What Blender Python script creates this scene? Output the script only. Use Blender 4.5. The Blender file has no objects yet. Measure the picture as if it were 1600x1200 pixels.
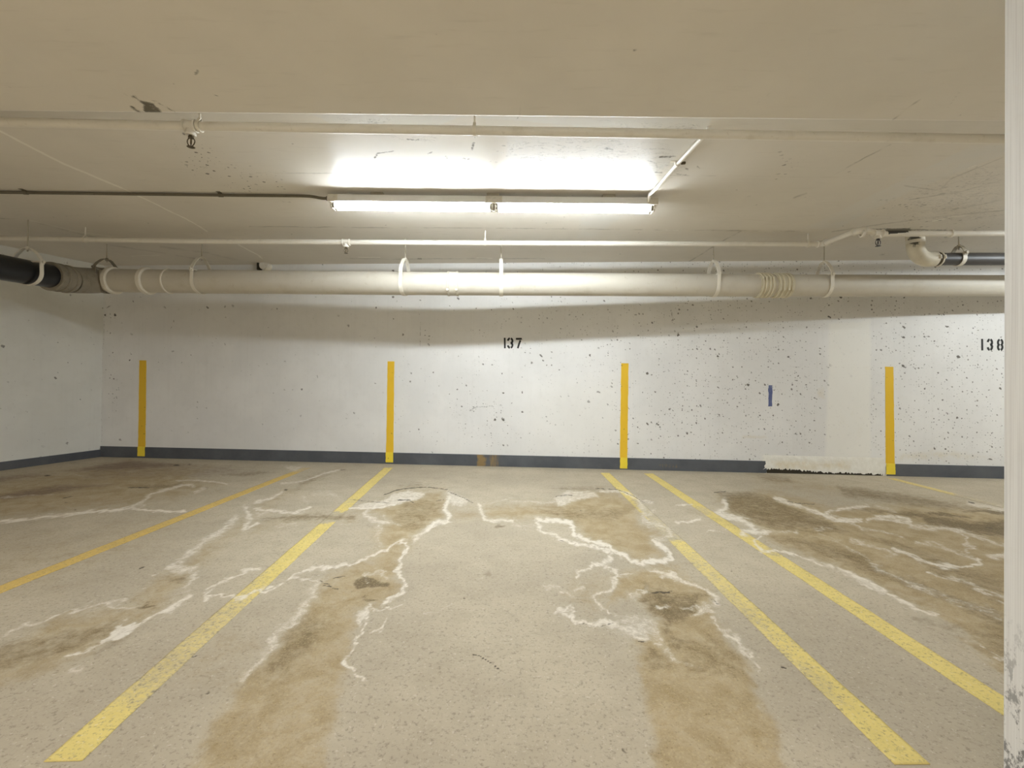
import bpy, math, random
import numpy as np
from mathutils import Vector, Matrix

random.seed(4)
SC = bpy.context.scene
COL = SC.collection
CAM_H = 1.058
CEIL = CAM_H + 1.34
BEAM = CAM_H + 1.20
F, PX, PY = 720.0, 800.0, 582.6          # focal length and principal point, in pixels of the 1600 x 1200 frame
TH, PHI = 0.008, 0.0105                  # camera pitch and roll

# ------------------------------------------------------------------ camera
f_ = Vector((0, math.cos(TH), math.sin(TH)))
u0 = Vector((0, -math.sin(TH), math.cos(TH)))
r0 = Vector((1, 0, 0))
R_ = r0 * math.cos(PHI) + u0 * math.sin(PHI)
U_ = u0 * math.cos(PHI) - r0 * math.sin(PHI)
EYE = Vector((0, 0, CAM_H))


def ray(u, v):
    return R_ * ((u - PX) / F) + U_ * (-(v - PY) / F) + f_


def at(u, v, depth):
    "the point of the place seen at pixel u, v at that distance into the room"
    d = ray(u, v)
    return EYE + d * (depth / d.y)


def on_z(u, v, z):
    d = ray(u, v)
    return EYE + d * ((z - CAM_H) / d.z)


W0 = Vector((-5.14, 5.78, 0))
WN = Vector((-0.0704, -1, 0)).normalized()      # back wall, facing the room
WD = Vector((1, -0.0704, 0)).normalized()       # along the back wall to the right


def on_wall(u, v, off=0.0):
    d = ray(u, v)
    t = ((W0 + WN * off - EYE).dot(WN)) / d.dot(WN)
    return EYE + d * t


def project(X, Y, Z):
    "numpy: world point to pixel of the photograph"
    dx, dy, dz = X - EYE.x, Y - EYE.y, Z - EYE.z
    a = dx * R_.x + dy * R_.y + dz * R_.z
    b = dx * U_.x + dy * U_.y + dz * U_.z
    c = dx * f_.x + dy * f_.y + dz * f_.z
    c = np.where(c < 0.05, 0.05, c)
    return PX + F * a / c, PY - F * b / c


cam = bpy.data.cameras.new('camera')
cam.sensor_width = 36
cam.lens = F * 36 / 1600
cam.shift_y = -(600 - PY) / 1600
cam.clip_start = 0.02
cam_o = bpy.data.objects.new('camera', cam)
COL.objects.link(cam_o)
M = Matrix.Identity(4)
for i in range(3):
    M[i][0], M[i][1], M[i][2], M[i][3] = R_[i], U_[i], -f_[i], EYE[i]
cam_o.matrix_world = M
SC.camera = cam_o

# ------------------------------------------------------------------ node helpers


class Nodes:
    def __init__(self, name):
        self.mat = bpy.data.materials.new(name)
        self.mat.use_nodes = True
        self.nt = self.mat.node_tree
        self.nt.nodes.clear()
        self.out = self.nt.nodes.new('ShaderNodeOutputMaterial')
        self._co = None

    def set(self, sock, val):
        if isinstance(val, bpy.types.NodeSocket):
            self.nt.links.new(val, sock)
        elif isinstance(val, (tuple, list)) and sock.type == 'RGBA':
            sock.default_value = (*val[:3], 1)
        else:
            sock.default_value = val

    def node(self, kind, ins=None, **props):
        n = self.nt.nodes.new(kind)
        for k, v in props.items():
            setattr(n, k, v)
        for k, v in (ins or {}).items():
            self.set(n.inputs[k], v)
        return n

    @property
    def co(self):
        if self._co is None:
            self._co = self.node('ShaderNodeTexCoord').outputs['Object']
        return self._co

    def math(self, op, a, b=0.0, c=None, clamp=False):
        n = self.node('ShaderNodeMath', operation=op, use_clamp=clamp)
        self.set(n.inputs[0], a)
        self.set(n.inputs[1], b)
        if c is not None:
            self.set(n.inputs[2], c)
        return n.outputs[0]

    def mul(self, a, b): return self.math('MULTIPLY', a, b)
    def add(self, a, b): return self.math('ADD', a, b)

    def step(self, v, lo, hi):
        return self.node('ShaderNodeMapRange', {'Value': v, 'From Min': lo, 'From Max': hi}, interpolation_type='SMOOTHSTEP').outputs[0]

    def mix(self, fac, a, b, mode='MIX'):
        n = self.node('ShaderNodeMix', data_type='RGBA', blend_type=mode)
        self.set(n.inputs[0], fac)
        self.set(n.inputs[6], a)
        self.set(n.inputs[7], b)
        return n.outputs[2]

    def scaled(self, s, co=None):
        return self.node('ShaderNodeMapping', {'Vector': co or self.co, 'Scale': s}).outputs[0]

    def noise(self, scale, detail=4, rough=0.55, co=None, dist=0.0):
        return self.node('ShaderNodeTexNoise', {'Vector': co or self.co, 'Scale': scale, 'Detail': detail, 'Roughness': rough, 'Distortion': dist}).outputs[0]

    def voro(self, scale, co=None):
        return self.node('ShaderNodeTexVoronoi', {'Vector': co or self.co, 'Scale': scale})

    def attr(self, name):
        return self.node('ShaderNodeAttribute', attribute_name=name).outputs['Fac']

    def bump(self, h, strength=0.3, dist=0.01):
        return self.node('ShaderNodeBump', {'Height': h, 'Strength': strength, 'Distance': dist}).outputs[0]

    def specks(self, scale, share, size, co=None, plane='xy'):
        "sparse dark pits on a plane: share of the cells that hold one, size as a fraction of a cell"
        q = self.node('ShaderNodeSeparateXYZ', {'Vector': co or self.co}).outputs
        wob = self.mul(self.math('SUBTRACT', self.noise(scale * 2.2, 2, 0.6), 0.5), 0.55 / scale)
        b = q[1] if plane == 'xy' else q[2]
        a = q[1] if plane == 'yz' else q[0]
        flat = self.node('ShaderNodeCombineXYZ', {'X': self.add(a, wob), 'Y': self.math('SUBTRACT', b, wob), 'Z': 0.0}).outputs[0]
        v = self.node('ShaderNodeTexVoronoi', {'Vector': flat, 'Scale': scale}, voronoi_dimensions='2D')
        rnd = self.node('ShaderNodeSeparateColor', {'Color': v.outputs['Color']})
        have = self.math('LESS_THAN', rnd.outputs[0], share)
        rad = self.mul(self.math('POWER', rnd.outputs[1], 2.5), size)
        rad = self.add(rad, size * 0.3)
        edge = self.math('SUBTRACT', rad, v.outputs['Distance'])
        return self.mul(have, self.step(edge, -0.02, 0.05))

    def finish(self, color, rough=0.6, metallic=0.0, normal=None, spec=0.5, **kw):
        p = self.node('ShaderNodeBsdfPrincipled')
        self.set(p.inputs['Base Color'], color)
        self.set(p.inputs['Roughness'], rough)
        self.set(p.inputs['Metallic'], metallic)
        self.set(p.inputs['Specular IOR Level'], spec)
        if normal is not None:
            self.set(p.inputs['Normal'], normal)
        for k, v in kw.items():
            self.set(p.inputs[k], v)
        self.nt.links.new(p.outputs[0], self.out.inputs[0])
        return self.mat


def srgb(r, g, b):
    def f(c):
        c /= 255
        return c / 12.92 if c <= 0.04045 else ((c + 0.055) / 1.055) ** 2.4
    return (f(r), f(g), f(b))


# ------------------------------------------------------------------ materials
def concrete_floor(name, paint=None):
    n = Nodes(name)
    big = n.noise(0.9, 4, 0.6)
    mid = n.noise(6, 6, 0.68)
    fine = n.noise(85, 3, 0.75)
    grit = n.noise(38, 5, 0.78)
    c = lambda x, k: n.mul(n.math('SUBTRACT', x, 0.5), k)
    col = n.mix(n.step(big, 0.35, 0.68), srgb(174, 163, 143), srgb(189, 178, 156))
    col = n.mix(n.mul(n.step(mid, 0.42, 0.72), 0.38), col, srgb(158, 146, 125))
    if paint:
        wear = n.attr('wear')
        w = n.add(n.add(wear, c(grit, 1.2)), n.add(c(mid, 0.5), c(fine, 0.5)))
        pcol = n.mix(n.step(mid, 0.4, 0.7), paint, tuple(k * 0.9 for k in paint))
        col = n.mix(n.add(0.10, n.mul(n.step(w, 0.15, 1.0), 0.85)), pcol, col)
    pepper = n.step(n.add(c(fine, 0.8), c(grit, 0.6)), 0.02, 0.16)
    col = n.mix(n.mul(pepper, 0.5), col, srgb(112, 102, 88))
    salt = n.step(n.noise(70, 3, 0.7), 0.58, 0.70)
    col = n.mix(n.mul(salt, 0.34), col, srgb(224, 216, 202))
    # tea-coloured damp stains
    brk = n.noise(7, 7, 0.72, dist=0.5)
    streak = n.noise(24, 6, 0.75)
    st = n.attr('stain')
    s = n.step(n.add(n.add(st, c(brk, 1.1)), c(streak, 0.55)), 0.10, 1.05)
    s = n.mul(s, n.step(st, 0.0, 0.12))
    s = n.mul(s, n.add(0.62, n.mul(grit, 0.6)))
    amt = 0.65 if paint else 0.92
    warm = n.mix(n.step(brk, 0.35, 0.65), srgb(174, 154, 116), srgb(152, 132, 94))
    col = n.mix(n.math('MINIMUM', n.mul(s, amt), 1.0), col, warm)
    da = n.attr('dark')
    d = n.step(n.add(n.add(da, c(streak, 1.3)), c(brk, 0.6)), 0.08, 1.0)
    d = n.mul(d, n.step(da, 0.0, 0.15))
    col = n.mix(n.mul(d, 0.88), col, srgb(92, 76, 48))
    ra = n.attr('rust')
    p = n.mul(n.step(n.add(n.add(ra, c(n.noise(20, 5, 0.75, co=n.scaled((0.35, 1.6, 1))), 1.6)), c(streak, 0.5)), 0.25, 1.0), n.step(ra, 0, 0.15))
    col = n.mix(n.mul(p, 0.75), col, srgb(104, 84, 76))
    sand = n.mul(n.step(n.noise(120, 3, 0.7), 0.53, 0.66), n.math('MAXIMUM', s, d))
    col = n.mix(n.mul(sand, 0.5), col, srgb(202, 184, 142))
    soot = n.mul(n.step(n.noise(105, 3, 0.7), 0.57, 0.68), n.math('MAXIMUM', s, d))
    col = n.mix(n.mul(soot, 0.55), col, srgb(96, 82, 56))
    # white lime crust along the edges of the damp
    ca = n.attr('crust')
    halo = n.mul(n.step(n.add(ca, c(brk, 0.8)), 0.10, 0.8), n.step(ca, 0.0, 0.1))
    col = n.mix(n.mul(halo, 0.44), col, srgb(206, 198, 182))
    cr = n.add(n.add(ca, c(n.noise(28, 7, 0.8, dist=0.8), 2.1)), n.add(c(fine, 0.7), c(brk, 0.5)))
    cr = n.mul(n.step(cr, 0.26, 0.95), n.step(ca, 0.03, 0.25))
    col = n.mix(n.mul(cr, 0.85), col, srgb(228, 221, 208))
    # thin cracks and crumbs
    ka = n.attr('crack')
    k = n.mul(n.step(n.add(n.add(ka, c(n.noise(45, 5, 0.75), 1.7)), c(fine, 0.5)), 0.32, 0.65), n.step(ka, 0.05, 0.3))
    col = n.mix(n.mul(k, 0.85), col, srgb(58, 50, 40))
    crumbs = n.specks(9, 0.035, 0.07)
    col = n.mix(n.mul(crumbs, 0.75), col, srgb(70, 60, 48))
    h = n.add(n.add(n.mul(cr, 0.8), n.mul(fine, 0.35)), n.mul(grit, 0.3))
    rough = n.math('SUBTRACT', 0.85, n.mul(d, 0.15))
    return n.finish(col, rough, normal=n.bump(h, 0.25, 0.006), spec=0.3)


def wall_paint(name, tint=(222, 221, 218), plane='xz'):
    n = Nodes(name)
    a = n.noise(1.3, 4, 0.6)
    b = n.noise(14, 5, 0.6)
    col = n.mix(n.step(a, 0.35, 0.7), srgb(*tint), srgb(tint[0] + 9, tint[1] + 9, tint[2] + 9))
    col = n.mix(n.mul(n.step(b, 0.5, 0.8), 0.16), col, srgb(tint[0] - 26, tint[1] - 27, tint[2] - 30))
    board = n.noise(1.0, 3, 0.6, co=n.scaled((30, 30, 0.7)))
    col = n.mix(n.mul(n.step(board, 0.52, 0.72), 0.04), col, srgb(170, 166, 158))
    smooth = n.attr('smooth')
    col = n.mix(n.mul(smooth, 0.7), col, srgb(236, 234, 226))
    y = n.add(n.attr('yellowed'), n.mul(n.math('SUBTRACT', n.noise(11, 5, 0.7), 0.5), 0.8))
    col = n.mix(n.mul(n.step(y, 0.2, 0.9), 0.55), col, srgb(205, 188, 142))
    dens = n.attr('pits')
    keep = n.math('SUBTRACT', 1.0, smooth)
    p1 = n.mul(n.specks(9, 0.20, 0.12, plane=plane), n.step(n.add(dens, n.math('SUBTRACT', n.noise(2.6, 3), 0.5)), 0.15, 0.5))
    p2 = n.mul(n.specks(20, 0.30, 0.17, plane=plane), n.step(n.add(dens, n.mul(n.math('SUBTRACT', n.noise(3.7, 4), 0.5), 1.7)), 0.36, 0.75))
    p3 = n.mul(n.specks(38, 0.34, 0.22, plane=plane), n.step(n.add(dens, n.mul(n.math('SUBTRACT', n.noise(4.9, 4), 0.5), 1.9)), 0.5, 0.85))
    pit = n.mul(n.math('MAXIMUM', n.mul(p1, 0.95), n.math('MAXIMUM', n.mul(p2, 0.8), n.mul(p3, 0.6))), n.add(0.12, n.mul(keep, 0.88)))
    ka = n.attr('crack')
    k = n.mul(n.step(n.add(ka, n.mul(n.math('SUBTRACT', n.noise(70, 4, 0.75), 0.5), 1.6)), 0.5, 0.85), n.step(ka, 0.05, 0.3))
    pit = n.math('MAXIMUM', pit, n.mul(k, 0.7))
    col = n.mix(pit, col, srgb(92, 86, 78))
    h = n.add(n.mul(b, 0.35), n.mul(pit, -0.8))
    return n.finish(col, 0.55, normal=n.bump(h, 0.18, 0.006), spec=0.35)


def ceiling_paint(name, tint=(214, 208, 197)):
    n = Nodes(name)
    a = n.noise(1.1, 4, 0.6)
    b = n.noise(1.0, 5, 0.6, co=n.scaled((4, 26, 4)))
    col = n.mix(n.step(a, 0.35, 0.7), srgb(*tint), srgb(tint[0] + 8, tint[1] + 8, tint[2] + 8))
    col = n.mix(n.mul(n.step(b, 0.55, 0.8), 0.20), col, srgb(tint[0] - 40, tint[1] - 42, tint[2] - 45))
    lite = n.attr('plaster')
    col = n.mix(n.mul(n.step(n.add(lite, n.mul(n.math('SUBTRACT', n.noise(6, 5, 0.65), 0.5), 0.7)), 0.2, 0.75), 0.75), col, srgb(216, 214, 208))
    sa = n.attr('scuff')
    f1 = n.noise(1.0, 8, 0.72, co=n.scaled((5, 11, 5)), dist=1.2)
    f2 = n.noise(1.0, 8, 0.75, co=n.scaled((22, 48, 22)), dist=0.6)
    patchy = n.noise(1.0, 4, 0.6, co=n.scaled((3, 6, 3)))
    ridge = n.math('SUBTRACT', 1.0, n.step(n.math('ABSOLUTE', n.math('SUBTRACT', f1, 0.5)), 0.0, 0.035))
    wisp = n.step(f2, 0.56, 0.70)
    sc = n.math('MAXIMUM', n.mul(ridge, n.step(f2, 0.42, 0.62)), n.mul(wisp, n.step(patchy, 0.5, 0.7)))
    sc = n.mul(sc, n.step(n.add(n.mul(sa, 1.2), n.mul(n.math('SUBTRACT', patchy, 0.5), 0.9)), 0.15, 0.9))
    col = n.mix(n.mul(sc, 0.75), col, srgb(96, 91, 84))
    w = n.step(n.attr('line'), 0.22, 0.6)
    col = n.mix(n.mul(w, 0.9), col, srgb(240, 236, 226))
    dka = n.attr('dark')
    d = n.mul(n.step(n.add(dka, n.mul(n.math('SUBTRACT', n.noise(40, 6, 0.78), 0.5), 1.7)), 0.38, 0.9), n.step(dka, 0.05, 0.3))
    col = n.mix(n.mul(d, 0.86), col, srgb(70, 64, 44))
    j = n.step(n.add(n.attr('joint'), n.mul(n.math('SUBTRACT', n.noise(22, 4, 0.7), 0.5), 0.5)), 0.15, 0.7)
    col = n.mix(n.mul(n.mul(j, n.step(n.noise(4, 4, 0.7), 0.38, 0.6)), 0.5), col, srgb(116, 108, 94))
    pe = n.mul(n.specks(24, 0.60, 0.22), n.step(n.add(n.attr('peppered'), n.mul(n.math('SUBTRACT', n.noise(5, 4), 0.5), 1.3)), 0.25, 0.7))
    pe2 = n.mul(n.specks(7, 0.10, 0.06), 0.8)
    pe = n.math('MAXIMUM', pe, pe2)
    col = n.mix(n.mul(pe, 0.85), col, srgb(84, 78, 66))
    h = n.add(n.mul(b, 0.3), n.mul(sc, -0.6))
    return n.finish(col, 0.36, normal=n.bump(h, 0.12, 0.006), spec=0.16)


def column_paint():
    n = Nodes('column_paint')
    g = n.noise(1.0, 4, 0.6, co=n.scaled((90, 420, 2.0)))
    b = n.noise(9, 5, 0.6)
    col = n.mix(n.step(g, 0.42, 0.66), srgb(228, 227, 224), srgb(214, 212, 209))
    col = n.mix(n.mul(n.step(b, 0.5, 0.8), 0.15), col, srgb(180, 176, 170))
    z = n.node('ShaderNodeSeparateXYZ', {'Vector': n.co}).outputs[2]
    low = n.math('SUBTRACT', 1.0, n.step(z, 0.1, 0.55))
    scf = n.mul(n.step(n.noise(30, 7, 0.75, co=n.scaled((1, 1, 0.6))), 0.52, 0.60), low)
    col = n.mix(n.mul(scf, 0.8), col, srgb(88, 86, 84))
    pit = n.specks(8, 0.05, 0.09, plane='yz')
    col = n.mix(n.mul(pit, 0.8), col, srgb(80, 78, 74))
    return n.finish(col, 0.55, normal=n.bump(g, 0.15, 0.004), spec=0.4)


def enamel(name, c, rough=0.45, metallic=0.0, dirt=0.25, dirtcol=(120, 106, 80), scale=7, spec=0.45):
    "painted metal or plastic with an uneven coat and some grime"
    n = Nodes(name)
    a = n.noise(scale, 5, 0.65)
    b = n.noise(scale * 6, 4, 0.7)
    col = n.mix(n.mul(n.step(a, 0.5, 0.78), dirt), srgb(*c), srgb(*dirtcol))
    col = n.mix(n.mul(n.step(b, 0.60, 0.72), dirt), col, srgb(*dirtcol))
    return n.finish(col, n.add(rough - 0.06, n.mul(a, 0.12)), metallic, normal=n.bump(b, 0.06, 0.003), spec=spec)


def base_paint():
    n = Nodes('grey_base_paint')
    a = n.noise(3, 5, 0.6)
    col = n.mix(n.step(a, 0.35, 0.7), srgb(78, 81, 86), srgb(92, 95, 99))
    col = n.mix(n.mul(n.step(n.noise(26, 6, 0.7), 0.6, 0.75), 0.5), col, srgb(54, 54, 54))
    y = n.step(n.add(n.attr('rust'), n.mul(n.math('SUBTRACT', n.noise(20, 4, 0.7, co=n.scaled((3, 3, 0.5))), 0.5), 0.9)), 0.3, 0.7)
    col = n.mix(n.mul(y, 0.75), col, srgb(150, 122, 70))
    return n.finish(col, 0.5, normal=n.bump(a, 0.1, 0.004), spec=0.4)


def stripe_paint():
    n = Nodes('yellow_stripe_paint')
    z = n.node('ShaderNodeSeparateXYZ', {'Vector': n.co}).outputs[2]
    a = n.noise(12, 5, 0.6)
    low = n.math('LESS_THAN', z, 0.137)
    col = n.mix(low, srgb(228, 186, 46), srgb(238, 212, 62))  # lower end painted lighter, for the light its jutting, angled face catches
    col = n.mix(n.mul(n.step(a, 0.5, 0.8), 0.2), col, srgb(206, 162, 34))
    col = n.mix(n.mul(n.specks(30, 0.06, 0.2, plane='xz'), 0.6), col, srgb(120, 96, 40))
    return n.finish(col, 0.5, spec=0.4)


def patch_plaster():
    n = Nodes('patch_plaster')
    a = n.noise(16, 6, 0.7)
    z = n.node('ShaderNodeSeparateXYZ', {'Vector': n.co})
    col = n.mix(n.step(a, 0.35, 0.7), srgb(228, 225, 215), srgb(238, 236, 228))
    y = n.step(n.add(n.attr('yellowed'), n.mul(n.math('SUBTRACT', n.noise(12, 5, 0.7), 0.5), 0.9)), 0.25, 0.9)
    col = n.mix(n.mul(y, 0.55), col, srgb(206, 186, 138))
    return n.finish(col, 0.75, normal=n.bump(a, 0.5, 0.012), spec=0.25)


def mouldy_enamel():
    n = Nodes('mouldy_white_elbow')
    a = n.noise(9, 5, 0.65)
    col = n.mix(n.mul(n.step(a, 0.5, 0.8), 0.25), srgb(214, 207, 188), srgb(150, 138, 110))
    d = n.attr('mould')
    k = n.step(n.add(d, n.mul(n.math('SUBTRACT', n.noise(60, 6, 0.8), 0.5), 1.3)), 0.40, 0.65)
    col = n.mix(n.mul(k, 0.92), col, srgb(34, 34, 24))
    return n.finish(col, 0.45)


def glow(name, col, strength):
    n = Nodes(name)
    e = n.node('ShaderNodeEmission', {'Color': col, 'Strength': strength})
    n.nt.links.new(e.outputs[0], n.out.inputs[0])
    return n.mat


TUBE_STRENGTH = 104.0
MAT = dict(
    floor=concrete_floor('stained_concrete'),
    line=concrete_floor('yellow_line_paint', srgb(224, 204, 122)),
    line_deep=concrete_floor('deep_yellow_line_paint', srgb(214, 182, 98)),
    wall=wall_paint('white_wall_paint'),
    wall_grey=wall_paint('dull_wall_paint', (218, 218, 212), 'yz'),
    ceiling=ceiling_paint('ceiling_paint'),
    column=column_paint(),
    base=base_paint(),
    stripe=stripe_paint(),
    patch=patch_plaster(),
    mould=enamel('mouldy_gap', (52, 46, 32), 0.8, dirt=0.6, dirtcol=(30, 26, 18), scale=30),
    pipe=enamel('white_painted_pipe', (224, 219, 208), 0.42, dirt=0.22, dirtcol=(150, 134, 100)),
    drain=enamel('white_painted_drain', (200, 194, 180), 0.5, dirt=0.25, dirtcol=(150, 134, 100), scale=4, spec=0.25),
    grimy=enamel('grimy_grey_paint', (138, 130, 114), 0.45, dirt=0.55, dirtcol=(88, 78, 60), scale=12),
    dull=enamel('dusty_grey_paint', (176, 168, 150), 0.5, dirt=0.45, dirtcol=(110, 98, 74), scale=9),
    hanger=enamel('white_painted_steel', (224, 218, 204), 0.45, dirt=0.25),
    bare=enamel('bare_steel', (128, 122, 108), 0.4, 0.5, dirt=0.5, dirtcol=(70, 60, 44), scale=40),
    black=enamel('black_plastic_pipe', (24, 25, 28), 0.32, dirt=0.25, dirtcol=(60, 58, 52)),
    slate=enamel('slate_grey_pipe', (72, 70, 68), 0.45, dirt=0.3, dirtcol=(48, 46, 44)),
    bronze=enamel('dull_bronze', (92, 82, 62), 0.4, 0.6, dirt=0.5, dirtcol=(46, 40, 28), scale=60),
    dark_bronze=enamel('dark_bronze', (38, 32, 34), 0.4, 0.3, dirt=0.3, dirtcol=(20, 18, 16), scale=60),
    rubber=enamel('yellowed_rubber', (208, 200, 176), 0.55, dirt=0.45, dirtcol=(150, 128, 70), scale=14),
    matte=enamel('matte_black_steel', (52, 46, 34), 0.6, dirt=0.5, dirtcol=(26, 22, 16), scale=30),
    enamel=enamel('white_enamel_fixture', (226, 225, 221), 0.35, dirt=0.08),
    holder=enamel('white_plastic_holder', (206, 200, 186), 0.45, dirt=0.5, dirtcol=(110, 100, 80), scale=60),
    conduit=enamel('grey_conduit', (112, 106, 92), 0.45, 0.3, dirt=0.4, dirtcol=(70, 64, 50)),
    ink=enamel('black_stencil_paint', (20, 19, 16), 0.6, dirt=0.2, dirtcol=(46, 44, 38), scale=30),
    blue=enamel('blue_paint', (88, 98, 140), 0.6, dirt=0.6, dirtcol=(170, 172, 184), scale=24),
    glass=glow('lit_tube', (0.88, 0.95, 1.0), TUBE_STRENGTH),
    amber=enamel('amber_bulb', (98, 84, 62), 0.2, dirt=0.0),
)

# ------------------------------------------------------------------ mesh helpers


class MB:
    def __init__(self):
        self.v, self.f = [], []

    def add(self, verts, faces):
        b = len(self.v)
        self.v += [Vector(p) for p in verts]
        self.f += [tuple(b + i for i in q) for q in faces]
        return self

    def box(self, c, s, m=None):
        c = Vector(c)
        pts = []
        for dz in (-.5, .5):
            for dx, dy in ((-.5, -.5), (.5, -.5), (.5, .5), (-.5, .5)):
                p = Vector((dx * s[0], dy * s[1], dz * s[2]))
                if m:
                    p = m @ p
                pts.append(c + p)
        return self.add(pts, [(3, 2, 1, 0), (4, 5, 6, 7), (0, 1, 5, 4), (1, 2, 6, 5), (2, 3, 7, 6), (3, 0, 4, 7)])

    def tube(self, pts, r, seg=24, cap=True):
        pts = [Vector(p) for p in pts]
        n = len(pts)
        rs = r if isinstance(r, (list, tuple)) else [r] * n
        dirs = []
        for i in range(n):
            a = pts[max(i - 1, 0)]
            b = pts[min(i + 1, n - 1)]
            if i and i < n - 1:
                d = (pts[i] - a).normalized() + (b - pts[i]).normalized()
            else:
                d = b - a
            dirs.append(d.normalized())
        ref = Vector((0, 0, 1)) if abs(dirs[0].z) < 0.9 else Vector((1, 0, 0))
        side = dirs[0].cross(ref).normalized()
        base = len(self.v)
        for i in range(n):
            side = (side - dirs[i] * side.dot(dirs[i])).normalized()
            up = side.cross(dirs[i])
            for k in range(seg):
                a = 2 * math.pi * k / seg
                self.v.append(pts[i] + side * (rs[i] * math.cos(a)) + up * (rs[i] * math.sin(a)))
        for i in range(n - 1):
            for k in range(seg):
                a, b = base + i * seg + k, base + i * seg + (k + 1) % seg
                self.f.append((a, b, b + seg, a + seg))
        if cap:
            self.f.append(tuple(base + k for k in range(seg))[::-1])
            self.f.append(tuple(base + (n - 1) * seg + k for k in range(seg)))
        return self

    def ring(self, c, axis, r_in, r_out, width, seg=40, bev=0.25):
        "a closed band around a pipe, edges eased"
        axis = Vector(axis).normalized()
        c = Vector(c)
        e = min(width, r_out - r_in) * bev
        prof = [(-width / 2, r_in), (-width / 2, r_out - e), (-width / 2 + e, r_out), (width / 2 - e, r_out), (width / 2, r_out - e), (width / 2, r_in)]
        ref = Vector((0, 0, 1)) if abs(axis.z) < 0.9 else Vector((1, 0, 0))
        s = axis.cross(ref).normalized()
        t = s.cross(axis)
        base = len(self.v)
        m = len(prof)
        for k in range(seg):
            a = 2 * math.pi * k / seg
            d = s * math.cos(a) + t * math.sin(a)
            for x, r in prof:
                self.v.append(c + axis * x + d * r)
        for k in range(seg):
            for j in range(m):
                a, b = base + k * m + j, base + k * m + (j + 1) % m
                a2, b2 = base + ((k + 1) % seg) * m + j, base + ((k + 1) % seg) * m + (j + 1) % m
                self.f.append((a, a2, b2, b))
        return self

    def strap(self, path, width, thick, wdir):
        "a flat bar bent along a path; wdir is the direction of its width"
        path = [Vector(p) for p in path]
        wdir = Vector(wdir).normalized()
        n = len(path)
        base = len(self.v)
        for i in range(n):
            d = (path[min(i + 1, n - 1)] - path[max(i - 1, 0)]).normalized()
            nn = d.cross(wdir).normalized()
            for a, b in ((-1, -1), (1, -1), (1, 1), (-1, 1)):
                self.v.append(path[i] + wdir * (a * width / 2) + nn * (b * thick / 2))
        for i in range(n - 1):
            for k in range(4):
                a, b = base + i * 4 + k, base + i * 4 + (k + 1) % 4
                self.f.append((a, b, b + 4, a + 4))
        self.f.append((base + 3, base + 2, base + 1, base))
        e = base + (n - 1) * 4
        self.f.append((e, e + 1, e + 2, e + 3))
        return self

    def slab(self, outline, normal, thick):
        "extrude a planar outline by thick along normal"
        n = len(outline)
        nv = Vector(normal) * thick
        pts = [Vector(p) for p in outline]
        return self.add(pts + [p + nv for p in pts], [tuple(range(n))[::-1], tuple(range(n, 2 * n))] + [(i, (i + 1) % n, n + (i + 1) % n, n + i) for i in range(n)])

    def build(self, name, mat, parent=None, smooth=35):
        me = bpy.data.meshes.new(name)
        o = bpy.data.objects.new(name, me)
        COL.objects.link(o)
        off = Vector((0, 0, 0))
        p = parent
        while p is not None:
            off += p.location
            p = p.parent
        me.from_pydata([tuple(v - off) for v in self.v], [], self.f)
        me.validate()
        import bmesh
        bm = bmesh.new()
        bm.from_mesh(me)
        bmesh.ops.recalc_face_normals(bm, faces=bm.faces)
        bm.to_mesh(me)
        bm.free()
        me.materials.append(mat if not isinstance(mat, str) else MAT[mat])
        if smooth:
            me.shade_smooth()
            me.set_sharp_from_angle(angle=math.radians(smooth))
        if parent is not None:
            o.parent = parent
        return o


def tag(o, label, cat, group=None):
    o['label'], o['category'] = label, cat
    if group:
        o['group'] = group
    return o


def thing(name, loc, label, cat, group=None):
    o = bpy.data.objects.new(name, None)
    o.empty_display_size = 0.1
    COL.objects.link(o)
    o.location = loc
    return tag(o, label, cat, group)


def part_label(o, text):
    o['label'] = text
    return o


def structure(o):
    o['kind'] = 'structure'
    return o


def copy_tree(o, parent=None):
    c = o.copy()
    COL.objects.link(c)
    if parent is not None:
        c.parent = parent
    for ch in list(o.children):
        copy_tree(ch, c)
    return c


def attribute(me, name, arr):
    a = me.attributes.new(name, 'FLOAT', 'POINT')
    a.data.foreach_set('value', np.asarray(arr, np.float32))


def grid_mesh(name, P, mat, attrs, flip=False):
    "P: (rows, cols, 3) array of points; attrs: name -> (rows, cols)"
    R, C = P.shape[:2]
    idx = np.arange(R * C).reshape(R, C)
    q = np.stack([idx[:-1, :-1], idx[:-1, 1:], idx[1:, 1:], idx[1:, :-1]], -1).reshape(-1, 4)
    if flip:
        q = q[:, ::-1]
    me = bpy.data.meshes.new(name)
    me.vertices.add(R * C)
    me.vertices.foreach_set('co', P.reshape(-1).astype(np.float32))
    me.loops.add(q.size)
    me.loops.foreach_set('vertex_index', q.reshape(-1).astype(np.int32))
    me.polygons.add(len(q))
    me.polygons.foreach_set('loop_start', (np.arange(len(q)) * 4).astype(np.int32))
    me.polygons.foreach_set('loop_total', np.full(len(q), 4, np.int32))
    me.update(calc_edges=True)
    for k, v in attrs.items():
        attribute(me, k, v.reshape(-1))
    me.materials.append(MAT[mat])
    o = bpy.data.objects.new(name, me)
    COL.objects.link(o)
    return o


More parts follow.
